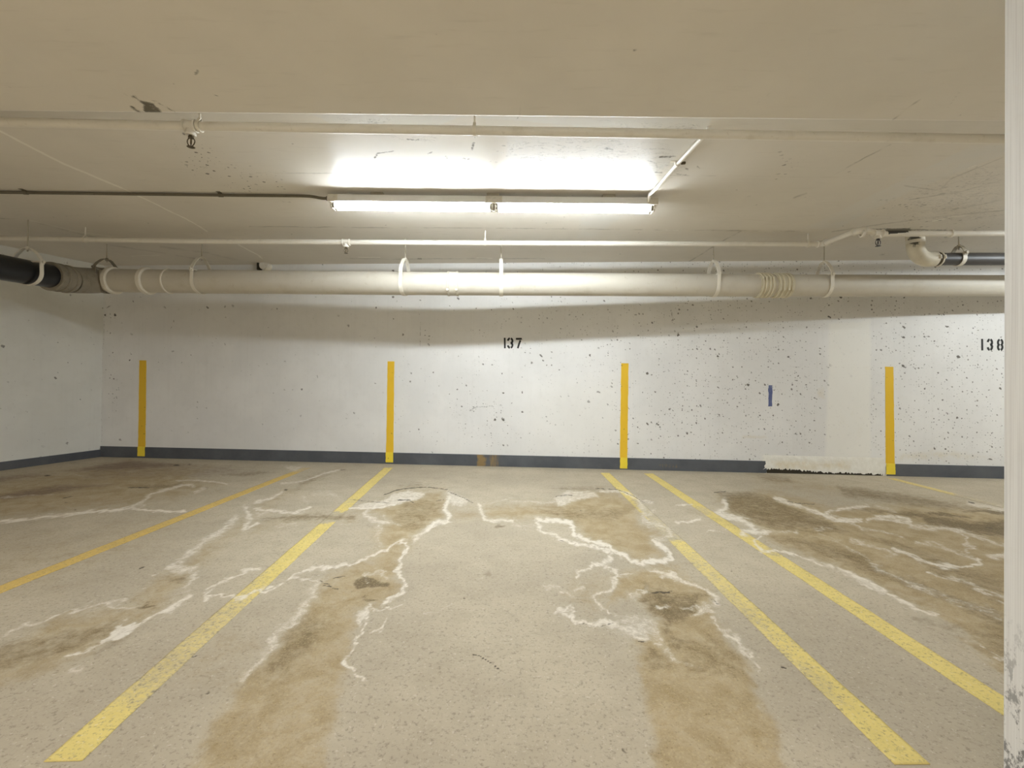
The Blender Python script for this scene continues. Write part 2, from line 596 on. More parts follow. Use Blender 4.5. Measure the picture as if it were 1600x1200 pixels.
# ------------------------------------------------------------------ marks traced on the surfaces
def vnoise(x, y, seed):
    xi, yi = np.floor(x).astype(np.int64), np.floor(y).astype(np.int64)
    fx, fy = x - xi, y - yi
    fx, fy = fx * fx * (3 - 2 * fx), fy * fy * (3 - 2 * fy)

    def h(a, b):
        k = (a * 374761393 + b * 668265263 + seed * 974634777) & 0xFFFFFFFF
        k = ((k ^ (k >> 13)) * 1274126177) & 0xFFFFFFFF
        return ((k ^ (k >> 16)) & 0xFFFF) / 65535.0
    return (h(xi, yi) * (1 - fx) + h(xi + 1, yi) * fx) * (1 - fy) + (h(xi, yi + 1) * (1 - fx) + h(xi + 1, yi + 1) * fx) * fy


def fbm(x, y, seed, octaves=4):
    t, a, s = 0, 0.5, 0
    for i in range(octaves):
        t = t + a * (vnoise(x * 2 ** i, y * 2 ** i, seed + i) - 0.5)
        s += a
        a *= 0.55
    return t / s * 2


class Canvas:
    "soft strokes and blots on the points of a surface; u, v place each point on the traced plan"

    def __init__(self, u, v, wu, wv, spread=0.80):
        self.spread = spread
        self.shape = u.shape
        self.u, self.v = (u + wu).ravel(), (v + wv).ravel()
        self.ch = {}

    def layer(self, name):
        if name not in self.ch:
            self.ch[name] = np.zeros(self.u.size)
        return self.ch[name]

    def near(self, pts, m):
        p = np.array(pts, float)
        return np.nonzero((self.u > p[:, 0].min() - m) & (self.u < p[:, 0].max() + m) & (self.v > p[:, 1].min() - m) & (self.v < p[:, 1].max() + m))[0]

    def dist(self, ix, pts, closed=False):
        x, y = self.u[ix], self.v[ix]
        d = np.full(ix.size, 1e9)
        seq = list(pts) + ([pts[0]] if closed else [])
        for (x0, y0), (x1, y1) in zip(seq[:-1], seq[1:]):
            dx, dy = x1 - x0, y1 - y0
            L = dx * dx + dy * dy + 1e-9
            t = np.clip(((x - x0) * dx + (y - y0) * dy) / L, 0, 1)
            d = np.minimum(d, np.hypot(x - x0 - t * dx, y - y0 - t * dy))
        return d

    def stroke(self, name, w, s, pts):
        L = self.layer(name)
        ix = self.near(pts, w * 2.2)
        if ix.size:
            val = s * np.exp(-(self.dist(ix, pts) / (w * self.spread)) ** 1.5)
            L[ix] = np.maximum(L[ix], val)

    def blot(self, name, s, soft, pts):
        L = self.layer(name)
        ix = self.near(pts, soft * 2)
        if not ix.size:
            return
        x, y = self.u[ix], self.v[ix]
        inside = np.zeros(ix.size, bool)
        for (x0, y0), (x1, y1) in zip(pts, pts[1:] + pts[:1]):
            if y0 == y1:
                continue
            c = ((y0 > y) != (y1 > y)) & (x < (x1 - x0) * (y - y0) / (y1 - y0) + x0)
            inside ^= c
        d = self.dist(ix, pts, True)
        sd = np.where(inside, d, -d)
        t = np.clip(0.5 + sd / (2 * soft), 0, 1)
        L[ix] = np.maximum(L[ix], s * t * t * (3 - 2 * t))

    def get(self, name):
        return self.layer(name).reshape(self.shape)


CRUST = [  # width, strength, path
    (3, 1, [(-40, 818), (0, 815), (55, 810), (85, 804), (140, 799.5), (170, 799), (205, 793.5)]),
    (2.5, .95, [(205, 793.5), (215, 797), (250, 798.5), (290, 799)]),
    (4, .7, [(205, 793), (225, 783), (237, 772), (255, 767), (270, 763), (285, 758)]),
    (2, .65, [(275, 751), (300, 750.5), (330, 752), (348, 755), (356, 757)]),
    (4, .6, [(290, 758), (302, 759)]), (4, .6, [(305, 769), (320, 763)]), (4, .5, [(210, 790), (226, 791)]),
    (1.4, .5, [(0, 778), (40, 774), (85, 773)]), (1.2, .4, [(60, 741), (130, 743)]),
    (6, .75, [(382, 792), (390, 810), (381, 827)]), (3, .8, [(384, 828), (402, 819)]),
    (8, .62, [(367, 809), (360, 820), (345, 833), (325, 845), (310, 858), (295, 865), (278, 879)]),
    (7, .62, [(310, 893), (305, 905), (295, 915), (288, 922)]),
    (6, .85, [(298, 930), (285, 938), (270, 948), (250, 960), (225, 972)]),
    (5, .6, [(150, 1010), (130, 1020), (100, 1030)]), (5, .5, [(135, 1045), (110, 1052)]),
    (5, .6, [(-30, 1012), (0, 998), (20, 985), (50, 973), (85, 962), (110, 955), (140, 948), (160, 944), (185, 946), (205, 949)]),
    (4, .5, [(165, 941), (200, 936)]), (4, .4, [(125, 943), (140, 940)]),
    (2, .45, [(230, 900), (260, 897)]), (3, .3, [(225, 920), (248, 913)]),
    (3.5, .8, [(402, 889), (375, 893), (350, 905), (335, 915), (318, 927), (320, 932), (340, 930), (365, 931), (385, 930)]),
    (4, .85, [(365, 938), (385, 932), (402, 922), (440, 911)]),
    (4.5, .75, [(450, 905), (465, 898), (490, 890), (520, 886), (555, 881), (570, 875), (590, 864), (615, 853), (632, 846)]),
    (4, .5, [(450, 905), (470, 906), (492, 908)]),
    (11, .55, [(497, 910), (490, 925), (480, 945), (470, 960), (460, 975), (445, 985), (430, 1003), (415, 1022), (400, 1040), (385, 1062)]),
    (6, .5, [(572, 906), (570, 900), (585, 894), (605, 900)]),
    (4.5, .82, [(630, 850), (632, 858), (625, 873), (618, 890), (628, 905), (632, 918), (620, 927), (605, 935), (595, 943)]),
    (4.5, .85, [(570, 952), (573, 965), (570, 985), (560, 995), (550, 1008), (541, 1020), (537, 1032), (545, 1047), (560, 1058)]),
    (3, .65, [(573, 948), (595, 952), (620, 946), (635, 943)]), (2.6, .65, [(610, 961), (605, 975), (597, 985), (587, 991)]),
    (3, .42, [(664, 950), (668, 960), (672, 955), (690, 953), (700, 950), (708, 942)]), (3, .35, [(748, 913), (760, 907)]),
    (2.6, .62, [(440, 755), (470, 752), (490, 746), (505, 740), (530, 735)]),
    (3.5, .65, [(398, 786), (420, 779), (440, 769)]),
    (3.5, .75, [(398, 796), (420, 798), (440, 799), (460, 801), (475, 797), (485, 794)]),
    (7, .45, [(398, 807), (418, 800)]), (7, .42, [(490, 772), (500, 770), (515, 770), (530, 777)]), (5, .4, [(472, 776), (482, 785)]),
    (6, .4, [(425, 823), (440, 820), (462, 819)]), (3, .3, [(510, 818), (560, 820)]),
    (3, 1, [(545, 794), (575, 794), (600, 793), (617, 787)]),
    (6, .62, [(575, 798), (570, 805), (580, 811), (595, 815), (605, 818)]), (5, .42, [(600, 806), (610, 815), (625, 818)]),
    (8, .42, [(590, 822), (593, 850)]),
    (6, .85, [(703, 775), (698, 795), (703, 805), (700, 815), (685, 815), (672, 820), (665, 828)]),
    (7, .6, [(665, 828), (655, 835), (645, 846)]),
    (4.5, .72, [(749, 788), (752, 800), (757, 809), (770, 813), (802, 813)]), (3, .35, [(749, 790), (765, 787), (802, 778)]),
    (5, .95, [(840, 812), (860, 813), (890, 815), (897, 825), (900, 835), (915, 843), (935, 848), (952, 852), (955, 860), (975, 868), (990, 877), (1010, 878), (1040, 875), (1047, 870), (1040, 862), (1030, 850), (1022, 842)]),
    (8, .5, [(1022, 842), (1035, 838), (1050, 835), (1045, 828), (1030, 820), (1005, 815)]),
    (4.5, .8, [(840, 815), (845, 830), (860, 834), (880, 842), (900, 850), (930, 855), (955, 860)]),
    (4, .65, [(940, 767), (965, 767), (985, 772), (1000, 782), (1020, 785)]), (9, .52, [(1000, 785), (1005, 800), (1003, 815)]),
    (6, .45, [(1022, 797), (1010, 806)]), (3, .42, [(800, 785), (868, 783)]), (16, .28, [(805, 818), (842, 822)]),
    (3, .75, [(1055, 817), (1075, 815), (1095, 811)]), (1.8, .85, [(1057, 789), (1082, 789)]), (1.6, .7, [(1105, 831), (1135, 830)]),
    (7, .68, [(955, 866), (950, 868), (955, 875), (940, 882)]),
    (6.5, .82, [(1132, 783), (1135, 792), (1120, 801), (1135, 807), (1155, 810), (1170, 818), (1180, 828), (1160, 831), (1200, 830)]),
    (6, .42, [(1180, 828), (1245, 830)]),
    (3, .8, [(1190, 838), (1180, 845), (1183, 855), (1195, 862), (1205, 860), (1230, 862), (1265, 875), (1285, 883)]),
    (4.5, .6, [(1250, 872), (1280, 878)]),
    (4, .7, [(1275, 881), (1297, 889)]),
    (6.5, .78, [(1307, 889), (1330, 898), (1350, 910), (1375, 922), (1400, 933), (1425, 944), (1445, 952), (1462, 957)]),
    (9, .45, [(1365, 880), (1390, 895), (1410, 905), (1430, 915), (1460, 928), (1475, 930)]),
    (9, .40, [(1480, 938), (1520, 948), (1540, 955), (1562, 966)]),
    (4.5, .58, [(1455, 892), (1480, 903), (1515, 912), (1545, 925), (1575, 942)]),
    (4, .85, [(1450, 880), (1480, 886), (1500, 889), (1520, 886), (1532, 881), (1525, 874)]),
    (2.6, .65, [(1510, 1000), (1535, 1010), (1575, 1030)]), (3, .4, [(1490, 961), (1512, 967)]),
    (4.5, .8, [(1210, 779), (1230, 786), (1250, 790), (1275, 800), (1290, 806), (1310, 810), (1345, 813)]),
    (4, .7, [(1285, 802), (1310, 796), (1330, 792), (1355, 791)]), (5, .45, [(1370, 790), (1397, 797)]),
    (4, .72, [(1355, 812), (1370, 807), (1395, 807), (1420, 810), (1423, 815), (1405, 813), (1370, 810)]),
    (4, .45, [(1330, 815), (1350, 825), (1375, 830), (1395, 832), (1410, 840)]), (3, .4, [(1270, 825), (1297, 826)]),
    (5, .6, [(1420, 818), (1450, 824), (1480, 826), (1510, 832), (1540, 843), (1575, 854)]),
    (3.5, .6, [(1495, 832), (1515, 840), (1505, 850), (1520, 853), (1508, 860)]),
    (5, .52, [(1430, 846), (1460, 848), (1485, 858), (1510, 868), (1530, 880)]),
    (7, .5, [(1330, 843), (1360, 852), (1385, 860), (1400, 868)]), (5, .7, [(1400, 858), (1425, 868), (1440, 878), (1458, 881)]),
    (3.5, .4, [(1280, 833), (1310, 848), (1340, 865), (1367, 881)]), (6, .62, [(1513, 785), (1530, 790), (1575, 796)]),
    (4.5, .72, [(905, 905), (904, 892), (915, 885), (930, 882), (950, 888), (965, 892), (970, 898), (962, 905), (965, 912), (955, 920), (940, 922), (935, 932), (945, 945), (955, 955)]),
    (2, .6, [(975, 897), (992, 897)]), (7, .45, [(852, 917), (875, 920), (895, 925), (900, 932)]), (5, .5, [(905, 920), (915, 918)]),
    (5, .78, [(893, 955), (905, 968), (920, 975), (945, 972)]), (10, .68, [(945, 973), (965, 980), (985, 990), (1000, 1000)]),
    (6, .5, [(990, 935), (1000, 928), (1013, 922)]),
    (6.5, .72, [(1010, 892), (1045, 898), (1070, 908), (1090, 915), (1110, 928), (1120, 940)]),
    (4.5, .6, [(1115, 960), (1130, 985), (1150, 995), (1160, 1010), (1170, 1030), (1182, 1050)]),
    (5, .7, [(1030, 950), (1040, 950)]), (4, .5, [(1060, 949), (1080, 949)]),
]
CRUST_BLOT = [
    (.72, 4, [(548, 793), (570, 785), (600, 780), (615, 770), (640, 767), (668, 770), (660, 778), (640, 783), (615, 790), (580, 795)]),
    (.62, 4, [(700, 765), (715, 772), (737, 783), (728, 790), (708, 790), (700, 780)]),
    (.62, 4, [(866, 778), (885, 766), (930, 767), (935, 776), (915, 780), (880, 791), (870, 790)]),
    (.62, 5, [(255, 885), (270, 879), (312, 884), (305, 895), (275, 898)]),
    (.9, 3, [(226, 971), (205, 974), (185, 982), (172, 995), (152, 1012), (180, 1003), (205, 988)]),
    (.72, 4, [(550, 970), (560, 955), (575, 949), (573, 970), (555, 981)]),
    (.75, 3, [(866, 947), (880, 944), (894, 945), (888, 956), (872, 953)]),
    (.50, 8, [(955, 955), (990, 960), (1020, 965), (1035, 985), (1040, 1005), (1065, 1030), (1090, 1045), (1050, 1035), (1020, 1010), (985, 990), (960, 975)]),
    (.58, 6, [(1085, 945), (1110, 940), (1122, 955), (1080, 966)]),
    (.62, 5, [(872, 920), (886, 923), (884, 931), (873, 928)]),
    (.78, 4, [(1535, 866), (1590, 860), (1590, 880), (1545, 874)]),
    (.55, 4, [(440, 727), (478, 729), (462, 737), (452, 736)]),
    (.40, 6, [(395, 818), (410, 800), (402, 795), (382, 806)]),
]
STAIN = [
    (.75, 9, [(545, 795), (600, 780), (625, 765), (690, 765), (700, 780), (700, 812), (660, 830), (625, 875), (620, 900), (632, 918), (595, 945), (560, 960), (550, 1000), (540, 1049), (500, 1260), (250, 1260), (380, 1060), (450, 985), (500, 910), (555, 880), (590, 860), (580, 830), (600, 815)]),
    (.8, 8, [(755, 792), (870, 785), (890, 765), (960, 765), (1000, 785), (1000, 815), (1050, 835), (1022, 842), (1045, 875), (1000, 880), (955, 860), (915, 843), (895, 820), (840, 812), (760, 810)]),
    (.5, 6, [(700, 790), (750, 795), (755, 812), (700, 815)]),
    (.4, 12, [(895, 900), (960, 890), (970, 920), (940, 960), (880, 950), (870, 925)]),
    (.85, 8, [(965, 900), (1040, 880), (1110, 920), (1120, 960), (1140, 990), (1170, 1049), (1260, 1260), (1040, 1260), (1000, 1049), (985, 1005), (1030, 970), (990, 930), (950, 950), (960, 915)]),
    (.85, 8, [(1120, 775), (1200, 765), (1300, 790), (1440, 785), (1600, 800), (1600, 1075), (1500, 1000), (1460, 957), (1300, 885), (1250, 865), (1190, 840), (1180, 825), (1130, 800)]),
    (.6, 9, [(1170, 738), (1240, 745), (1420, 770), (1600, 800), (1430, 792), (1240, 765), (1180, 752)]),
    (.72, 9, [(80, 735), (200, 722), (330, 728), (300, 745), (350, 755), (300, 775), (220, 790), (140, 797), (0, 812), (-60, 815), (-60, 760)]),
    (.62, 9, [(535, 732), (480, 755), (430, 790), (400, 815), (340, 860), (310, 895), (250, 960), (130, 1030), (60, 1060), (-60, 1100), (-60, 1030), (0, 1010), (90, 960), (200, 945), (250, 900), (300, 865), (360, 825), (400, 790), (440, 765)]),
    (.55, 7, [(400, 818), (460, 800), (560, 803), (560, 816), (460, 818), (380, 842)]),
    (.40, 40, [(-60, 830), (200, 800), (330, 800), (200, 880), (-60, 960)]),
    (.38, 30, [(230, 1049), (330, 960), (420, 1000), (330, 1080)]),
    (.35, 14, [(880, 775), (1000, 775), (1060, 850), (1120, 900), (1060, 890), (980, 810)]),
    (.45, 6, [(1060, 790), (1110, 795), (1180, 830), (1250, 870), (1200, 862), (1120, 820)]),
]
DARK = [
    (.42, 8, [(630, 778), (690, 780), (695, 800), (640, 830), (610, 815)]),
    (1.1, 3, [(548, 910), (575, 903), (603, 910), (600, 915), (560, 918)]), (.9, 3, [(563, 933), (585, 935), (572, 941)]),
    (.6, 3, [(543, 924), (560, 922), (548, 928)]),
    (.45, 12, [(470, 960), (520, 970), (450, 1060), (400, 1060)]),
    (.45, 8, [(830, 792), (990, 795), (965, 815), (870, 812)]),
    (.65, 8, [(1010, 915), (1060, 928), (1100, 928), (1085, 960), (1040, 990), (1080, 1010), (1050, 1015), (1030, 965), (1000, 940)]),
    (.35, 10, [(1060, 990), (1140, 1000), (1170, 1060), (1060, 1060)]),
    (.45, 6, [(1000, 1012), (1030, 1022), (1070, 1049), (1010, 1049)]),
    (.62, 6, [(1120, 770), (1170, 767), (1290, 810), (1330, 832), (1200, 825), (1140, 800)]),
    (.85, 5, [(1330, 794), (1430, 800), (1520, 815), (1600, 812), (1600, 848), (1450, 820), (1440, 808)]),
    (1.2, 2.5, [(1432, 799), (1480, 803), (1520, 809), (1490, 808)]), (1.1, 2.5, [(1505, 800), (1545, 797), (1600, 798), (1600, 803), (1540, 802)]),
    (.5, 5, [(1180, 740), (1232, 745), (1240, 755), (1190, 752)]),
    (.6, 6, [(1300, 758), (1400, 770), (1560, 800), (1440, 792), (1320, 777)]),
    (.55, 8, [(1210, 838), (1260, 838), (1340, 862), (1420, 900), (1568, 960), (1600, 1010), (1500, 950), (1330, 885)]),
    (.45, 6, [(1330, 825), (1450, 860), (1568, 910), (1568, 950), (1470, 900)]),
    (.45, 10, [(1400, 960), (1568, 985), (1600, 1060), (1510, 1000)]),
    (.45, 6, [(0, 1000), (130, 985), (205, 968), (190, 985), (80, 1030), (-60, 1060), (-60, 1020)]),
    (.45, 6, [(140, 1022), (190, 1000), (215, 985), (200, 1000), (150, 1030)]),
    (.8, 2.5, [(208, 950), (230, 944), (240, 949), (215, 956)]), (.5, 4, [(260, 903), (290, 900), (300, 905), (275, 912)]),
    (.55, 3, [(340, 742), (400, 736), (430, 738), (385, 745)]), (.5, 5, [(470, 748), (530, 733), (500, 748), (460, 765)]),
    (.55, 4, [(400, 812), (470, 803), (555, 807), (555, 812), (460, 815)]), (.9, 2, [(774, 822), (785, 819), (792, 822), (783, 825)]),
    (.45, 3, [(755, 896), (767, 895), (768, 905), (756, 905)]),
    (.55, 4, [(200, 760), (260, 757), (310, 762), (250, 766)]), (.7, 3, [(270, 758), (285, 751), (285, 760)]), (.7, 2.5, [(312, 758), (325, 763), (318, 765)]),
    (.45, 6, [(620, 758), (650, 754), (690, 756), (650, 763)]),
    (.5, 3, [(862, 764), (880, 761), (935, 762), (935, 766), (885, 766)]),
]
RUST = [(.8, 6, [(-60, 778), (20, 768), (100, 758), (190, 755), (60, 776), (-60, 788)]), (.85, 6, [(95, 737), (200, 718), (315, 727), (200, 736)]),
        (.7, 6, [(-60, 752), (40, 740), (90, 740), (30, 750), (-60, 765)]), (.5, 10, [(160, 716), (330, 722), (420, 735), (300, 750), (120, 752)])]
CRACK = [
    (1.6, .9, [(600, 773), (620, 766), (640, 763), (665, 761), (700, 765)]), (1.6, .8, [(700, 768), (718, 775), (740, 786)]), (1.4, .7, [(552, 781), (575, 783), (610, 786)]),
    (2, .8, [(622, 781), (640, 781), (648, 786)]), (1.4, .7, [(680, 783), (694, 780)]), (1.6, .8, [(868, 776), (885, 773), (895, 774)]),
    (1.6, .7, [(930, 763), (965, 765), (990, 775), (1005, 784), (1022, 785)]), (1.8, .95, [(500, 908), (513, 913), (516, 917)]), (1.8, .95, [(507, 915), (527, 921)]),
    (1.6, .8, [(520, 905), (540, 901)]), (2, .95, [(737, 1022), (752, 1025), (763, 1033), (775, 1040), (782, 1050)]), (1.6, .6, [(743, 1030), (748, 1032)]),
    (1.3, .5, [(698, 1013), (712, 1013)]), (2, .8, [(300, 1026), (314, 1022)]), (2, .7, [(300, 1043), (308, 1044)]), (2, .8, [(216, 889), (225, 886)]),
    (3, .9, [(70, 743), (78, 743)]), (3, .8, [(272, 727), (280, 727)]), (3, .8, [(295, 726), (298, 726)]), (3, .9, [(444, 765), (448, 765)]), (2, .8, [(97, 779), (112, 776)]), (2, .7, [(100, 785), (108, 785)]),
    (2, .8, [(200, 762), (235, 762)]), (1.8, .7, [(1230, 783), (1245, 786), (1272, 788)]), (2.4, .9, [(1512, 784), (1522, 786)]), (2, .8, [(1115, 770), (1135, 768)]),
    (2.6, .9, [(1017, 925), (1045, 926)]), (2.2, .8, [(1035, 927), (1050, 923)]), (2.6, .9, [(995, 1003), (1005, 1004)]), (3, .95, [(1218, 1043), (1225, 1044)]), (2, .7, [(1540, 824), (1552, 826)]),
    (1.8, .6, [(905, 974), (935, 978), (958, 976)]), (3, .6, [(1110, 936), (1128, 945)]), (2.2, .6, [(540, 734), (530, 735)]),
]


def mark_floor(X, Y):
    u, v = project(X, Y, np.zeros_like(X))
    behind = Y < 0.6
    v = np.where(behind, 5000.0, v)
    k = np.clip((v - 700) / 200, .15, 1.5)
    wu = 6.0 * k * fbm(X * 3.1, Y * 3.1, 11) + 8 * k * fbm(X * 17, Y * 10, 21) + 5 * k * fbm(X * 36, Y * 20, 23, 2)
    wv = 4.0 * k * fbm(X * 3.1, Y * 3.1, 31) + 6 * k * fbm(X * 17, Y * 10, 41) + 4 * k * fbm(X * 36, Y * 20, 43, 2)
    c = Canvas(u, v, wu, wv)
    for w, s, p in CRUST:
        c.stroke('crust', w, s, p)
    for s, e, p in CRUST_BLOT:
        c.blot('crust', s * 0.92, e, p)
    for s, e, p in STAIN:
        c.blot('stain', s, e * 2.2, p)
    for s, e, p in DARK:
        c.blot('dark', s, e * 1.3, p)
    for s, e, p in RUST:
        c.blot('rust', s, e, p)
    sharp = Canvas(u, v, wu * 0.35, wv * 0.35, 0.5)
    for w, s, p in CRACK:
        sharp.stroke('crack', w, s, p)
    # places where the painted lines have worn or washed away
    c.layer('wear')[:] = 0.05
    for s, e, p in [
        (1.0, 3, [(460, 803), (560, 800), (560, 818), (470, 818)]), (.9, 7, [(985, 778), (1025, 785), (1075, 845), (1030, 845)]), (.62, 50, [(200, 930), (420, 910), (330, 1110), (120, 1110)]),
        (.55, 40, [(1010, 830), (1110, 850), (1330, 1110), (1200, 1110)]), (.95, 5, [(1490, 770), (1700, 770), (1700, 860), (1500, 860)]), (.45, 10, [(1380, 740), (1500, 745), (1500, 790), (1380, 770)]),
        (.5, 6, [(1180, 840), (1260, 850), (1290, 880), (1200, 870)]), (.45, 5, [(535, 778), (570, 778), (560, 790), (530, 790)]), (.6, 5, [(1085, 792), (1120, 790), (1110, 806), (1090, 806)]),
        (.45, 14, [(330, 880), (440, 870), (400, 930), (330, 930)]), (.7, 4, [(440, 727), (490, 727), (480, 738), (450, 740)]),
    ]:
        c.blot('wear', s, e, p)
    return dict(stain=c.get('stain'), dark=c.get('dark'), rust=c.get('rust'), crust=c.get('crust'), crack=sharp.get('crack'), wear=c.get('wear'))


def wall_y(x):
    return 5.78 - 0.0704 * (x + 5.14)


XL, XR, YB = -9.8, 9.3, -7.0
# ------------------------------------------------------------------ floor
vs = np.arange(712, 1224, 1.0)
zs = np.array([on_z(800, v, 0).y for v in vs])
ys = np.concatenate([[6.6, 6.2, 6.0, 5.92], zs[zs < 5.9], [1.0, 0.6, 0, -3, YB]])
xs = np.concatenate([[XL, -8, -7], np.arange(-6.4, -2.7, .015), np.arange(-2.7, 2.7, .0095), np.arange(2.7, 6.3, .015), [6.6, 7.5, XR]])
XX, YY = np.meshgrid(xs, ys)
fl = grid_mesh('floor', np.stack([XX, YY, np.zeros_like(XX)], -1), 'floor', mark_floor(XX, YY), flip=True)
structure(fl)


def parking_line(a, b, width, mat, label):
    a, b = on_z(*a, 0), on_z(*b, 0)
    d = (b - a).normalized()
    L = (b - a).length
    s = Vector((-d.y, d.x, 0))
    t = np.arange(0, L + .012, .012)
    w = np.linspace(-width / 2, width / 2, 13)
    T, W_ = np.meshgrid(t, w)
    W_ = W_ + 0.004 * fbm(T * 6, W_ * 0 + W_ * 5, 77)
    X, Y = a.x + d.x * T + s.x * W_, a.y + d.y * T + s.y * W_
    o = grid_mesh('parking_line', np.stack([X, Y, np.full_like(X, 0.0015)], -1), mat, mark_floor(X, Y))
    me = o.data
    if me.polygons[0].normal.z < 0:
        me.flip_normals()
    sol = o.modifiers.new('coat', 'SOLIDIFY')
    sol.thickness = 0.0012
    sol.offset = -1
    return tag(o, label, 'parking line', 'yellow lines painted on the floor')


def extend(a, b, v):
    "carry a traced line on to picture row v"
    t = (v - a[1]) / (b[1] - a[1])
    return (a[0] + (b[0] - a[0]) * t, v)


parking_line((479, 731), (-160, 985), .092, 'line_deep', 'deeper yellow line reaching the floor edge furthest left, towards the flared side wall')
parking_line((607, 731), extend((607, 731), (255, 1048), 1190), .100, 'line', 'worn yellow line running towards us from below the second wall stripe from the left')
parking_line((945, 739), extend((945, 739), (1272, 1049), 1190), .100, 'line', 'faded yellow line with a washed out gap, left one of the close pair')
parking_line((1013, 740), extend((1013, 740), (1486, 1049), 1190), .100, 'line', 'long unbroken yellow line, right one of the close pair')
parking_line((1392, 747.5), extend((1392, 747.5), (1500, 775), 812), .085, 'line', 'short faint yellow line starting below the rightmost wall stripe')

# ------------------------------------------------------------------ back wall
along = np.concatenate([np.arange(0, 10.7, .0125), [10.8, 12, 14.2]])
hz = np.concatenate([np.arange(0, CEIL, .0125), [CEIL + .02]])
AA, HH = np.meshgrid(along, hz)
PW = np.stack([W0.x + WD.x * AA, W0.y + WD.y * AA, HH], -1)
uw, vw = project(PW[..., 0], PW[..., 1], PW[..., 2])
cw = Canvas(uw, vw, 2.5 * fbm(AA * 6, HH * 6, 51), 2.5 * fbm(AA * 6, HH * 6, 61), 0.46)
cw.layer('pits')[:] = np.clip(0.30 + 0.5 * (uw.ravel() - 560) / 600, 0.28, 0.78)
for s, e, p in [(.92, 40, [(1010, 560), (1190, 560), (1300, 600), (1300, 720), (1040, 710)]), (.92, 40, [(1395, 500), (1600, 500), (1600, 730), (1400, 730)]),
                (.75, 30, [(690, 620), (800, 610), (800, 720), (700, 700)]), (.8, 25, [(1000, 460), (1150, 450), (1150, 560), (1000, 560)]), (.62, 15, [(160, 460), (190, 460), (190, 690), (160, 690)])]:
    cw.blot('pits', s, e, p)
for s, e, p in [(1, 4, [(1296, 505), (1360, 500), (1360, 722), (1330, 728), (1290, 724)]), (.8, 5, [(1190, 712), (1290, 716), (1390, 722), (1390, 745), (1190, 740)]),
                (.45, 25, [(835, 600), (970, 590), (960, 715), (820, 700)])]:
    cw.blot('smooth', s, e, p)
for s, e, p in [(.9, 7, [(1200, 722), (1240, 716), (1330, 718), (1330, 732), (1210, 738)]), (.22, 16, [(1300, 640), (1360, 620), (1355, 690), (1300, 700)]), (.5, 8, [(1275, 605), (1292, 600), (1290, 625), (1276, 622)]),
                (.5, 4, [(1160, 680), (1200, 680), (1200, 686), (1160, 686)]), (.35, 14, [(1090, 715), (1190, 716), (1190, 722), (1090, 720)]), (.5, 12, [(1398, 705), (1480, 700), (1560, 715), (1400, 724)])]:
    cw.blot('yellowed', s, e, p)
for w, s, p in [(1.4, .75, [(656, 460), (656, 545)]), (1.2, .5, [(668, 500), (668, 560)]), (1.3, .55, [(880, 571), (1000, 571.5)]), (1.3, .62, [(1085, 572), (1280, 573.5)]), (1.3, .6, [(1300, 574), (1385, 574.5)]), (1.3, .7, [(1422, 574.5), (1568, 575)]),
                (1.3, .5, [(900, 465), (902, 520)]), (1.3, .5, [(992, 470), (992, 510)]), (1.2, .5, [(620, 569), (790, 570)]),
                (4, .75, [(735, 643), (742, 638), (760, 636), (772, 636)]), (6, .62, [(742, 637), (763, 637)]), (6, .75, [(771, 628), (774, 629)]), (6, .75, [(781, 633), (784, 634)]), (5, .7, [(718, 649), (721, 648)]), (4, .6, [(741, 627), (742, 627)]), (4, .6, [(756, 626), (757, 626)]), (4, .5, [(729, 651), (731, 650)]),
                (3, .9, [(1049, 485), (1051, 500)]), (4, .8, [(1049, 500), (1049, 503)]), (2, .7, [(1248, 500), (1249, 510)]), (4, .85, [(1260, 604), (1262, 606)]), (3.2, .8, [(954, 603), (957, 605)]), (2, .6, [(983, 600), (1004, 601)]), (2, .5, [(988, 580), (1000, 582)]), (1.6, .5, [(998, 568), (999, 590)]),
                (4, .9, [(992, 491), (994, 492)]), (4, .9, [(889, 492), (891, 492)]), (3.4, .85, [(994, 554), (995, 555)]), (3.6, .85, [(1095, 551), (1097, 552)]), (3, .85, [(624, 696), (625, 696)]), (3, .85, [(625, 588), (626, 588)]), (3, .9, [(496, 586), (497, 590)]), (3, .9, [(426, 613), (427, 614)]),
                (4, .85, [(168, 481), (172, 478)]), (3.5, .9, [(270, 501), (271, 504)]), (4, .8, [(190, 505), (191, 506)]), (3, .8, [(266, 513), (268, 511)]), (4, .85, [(309, 628), (310, 629)]), (3.4, .9, [(294, 676), (295, 677)]), (5, .5, [(163, 672), (165, 672)]), (2.2, .7, [(160, 560), (158, 600), (158, 690)]), (2, .7, [(164, 470), (161, 560)])]:
    cw.stroke('crack', w, s, p)
wb = grid_mesh('wall_back', PW, 'wall', {k: cw.get(k) for k in ('pits', 'smooth', 'yellowed', 'crack')}, flip=False)
if wb.data.polygons[0].normal.y > 0:
    wb.data.flip_normals()
structure(wb)

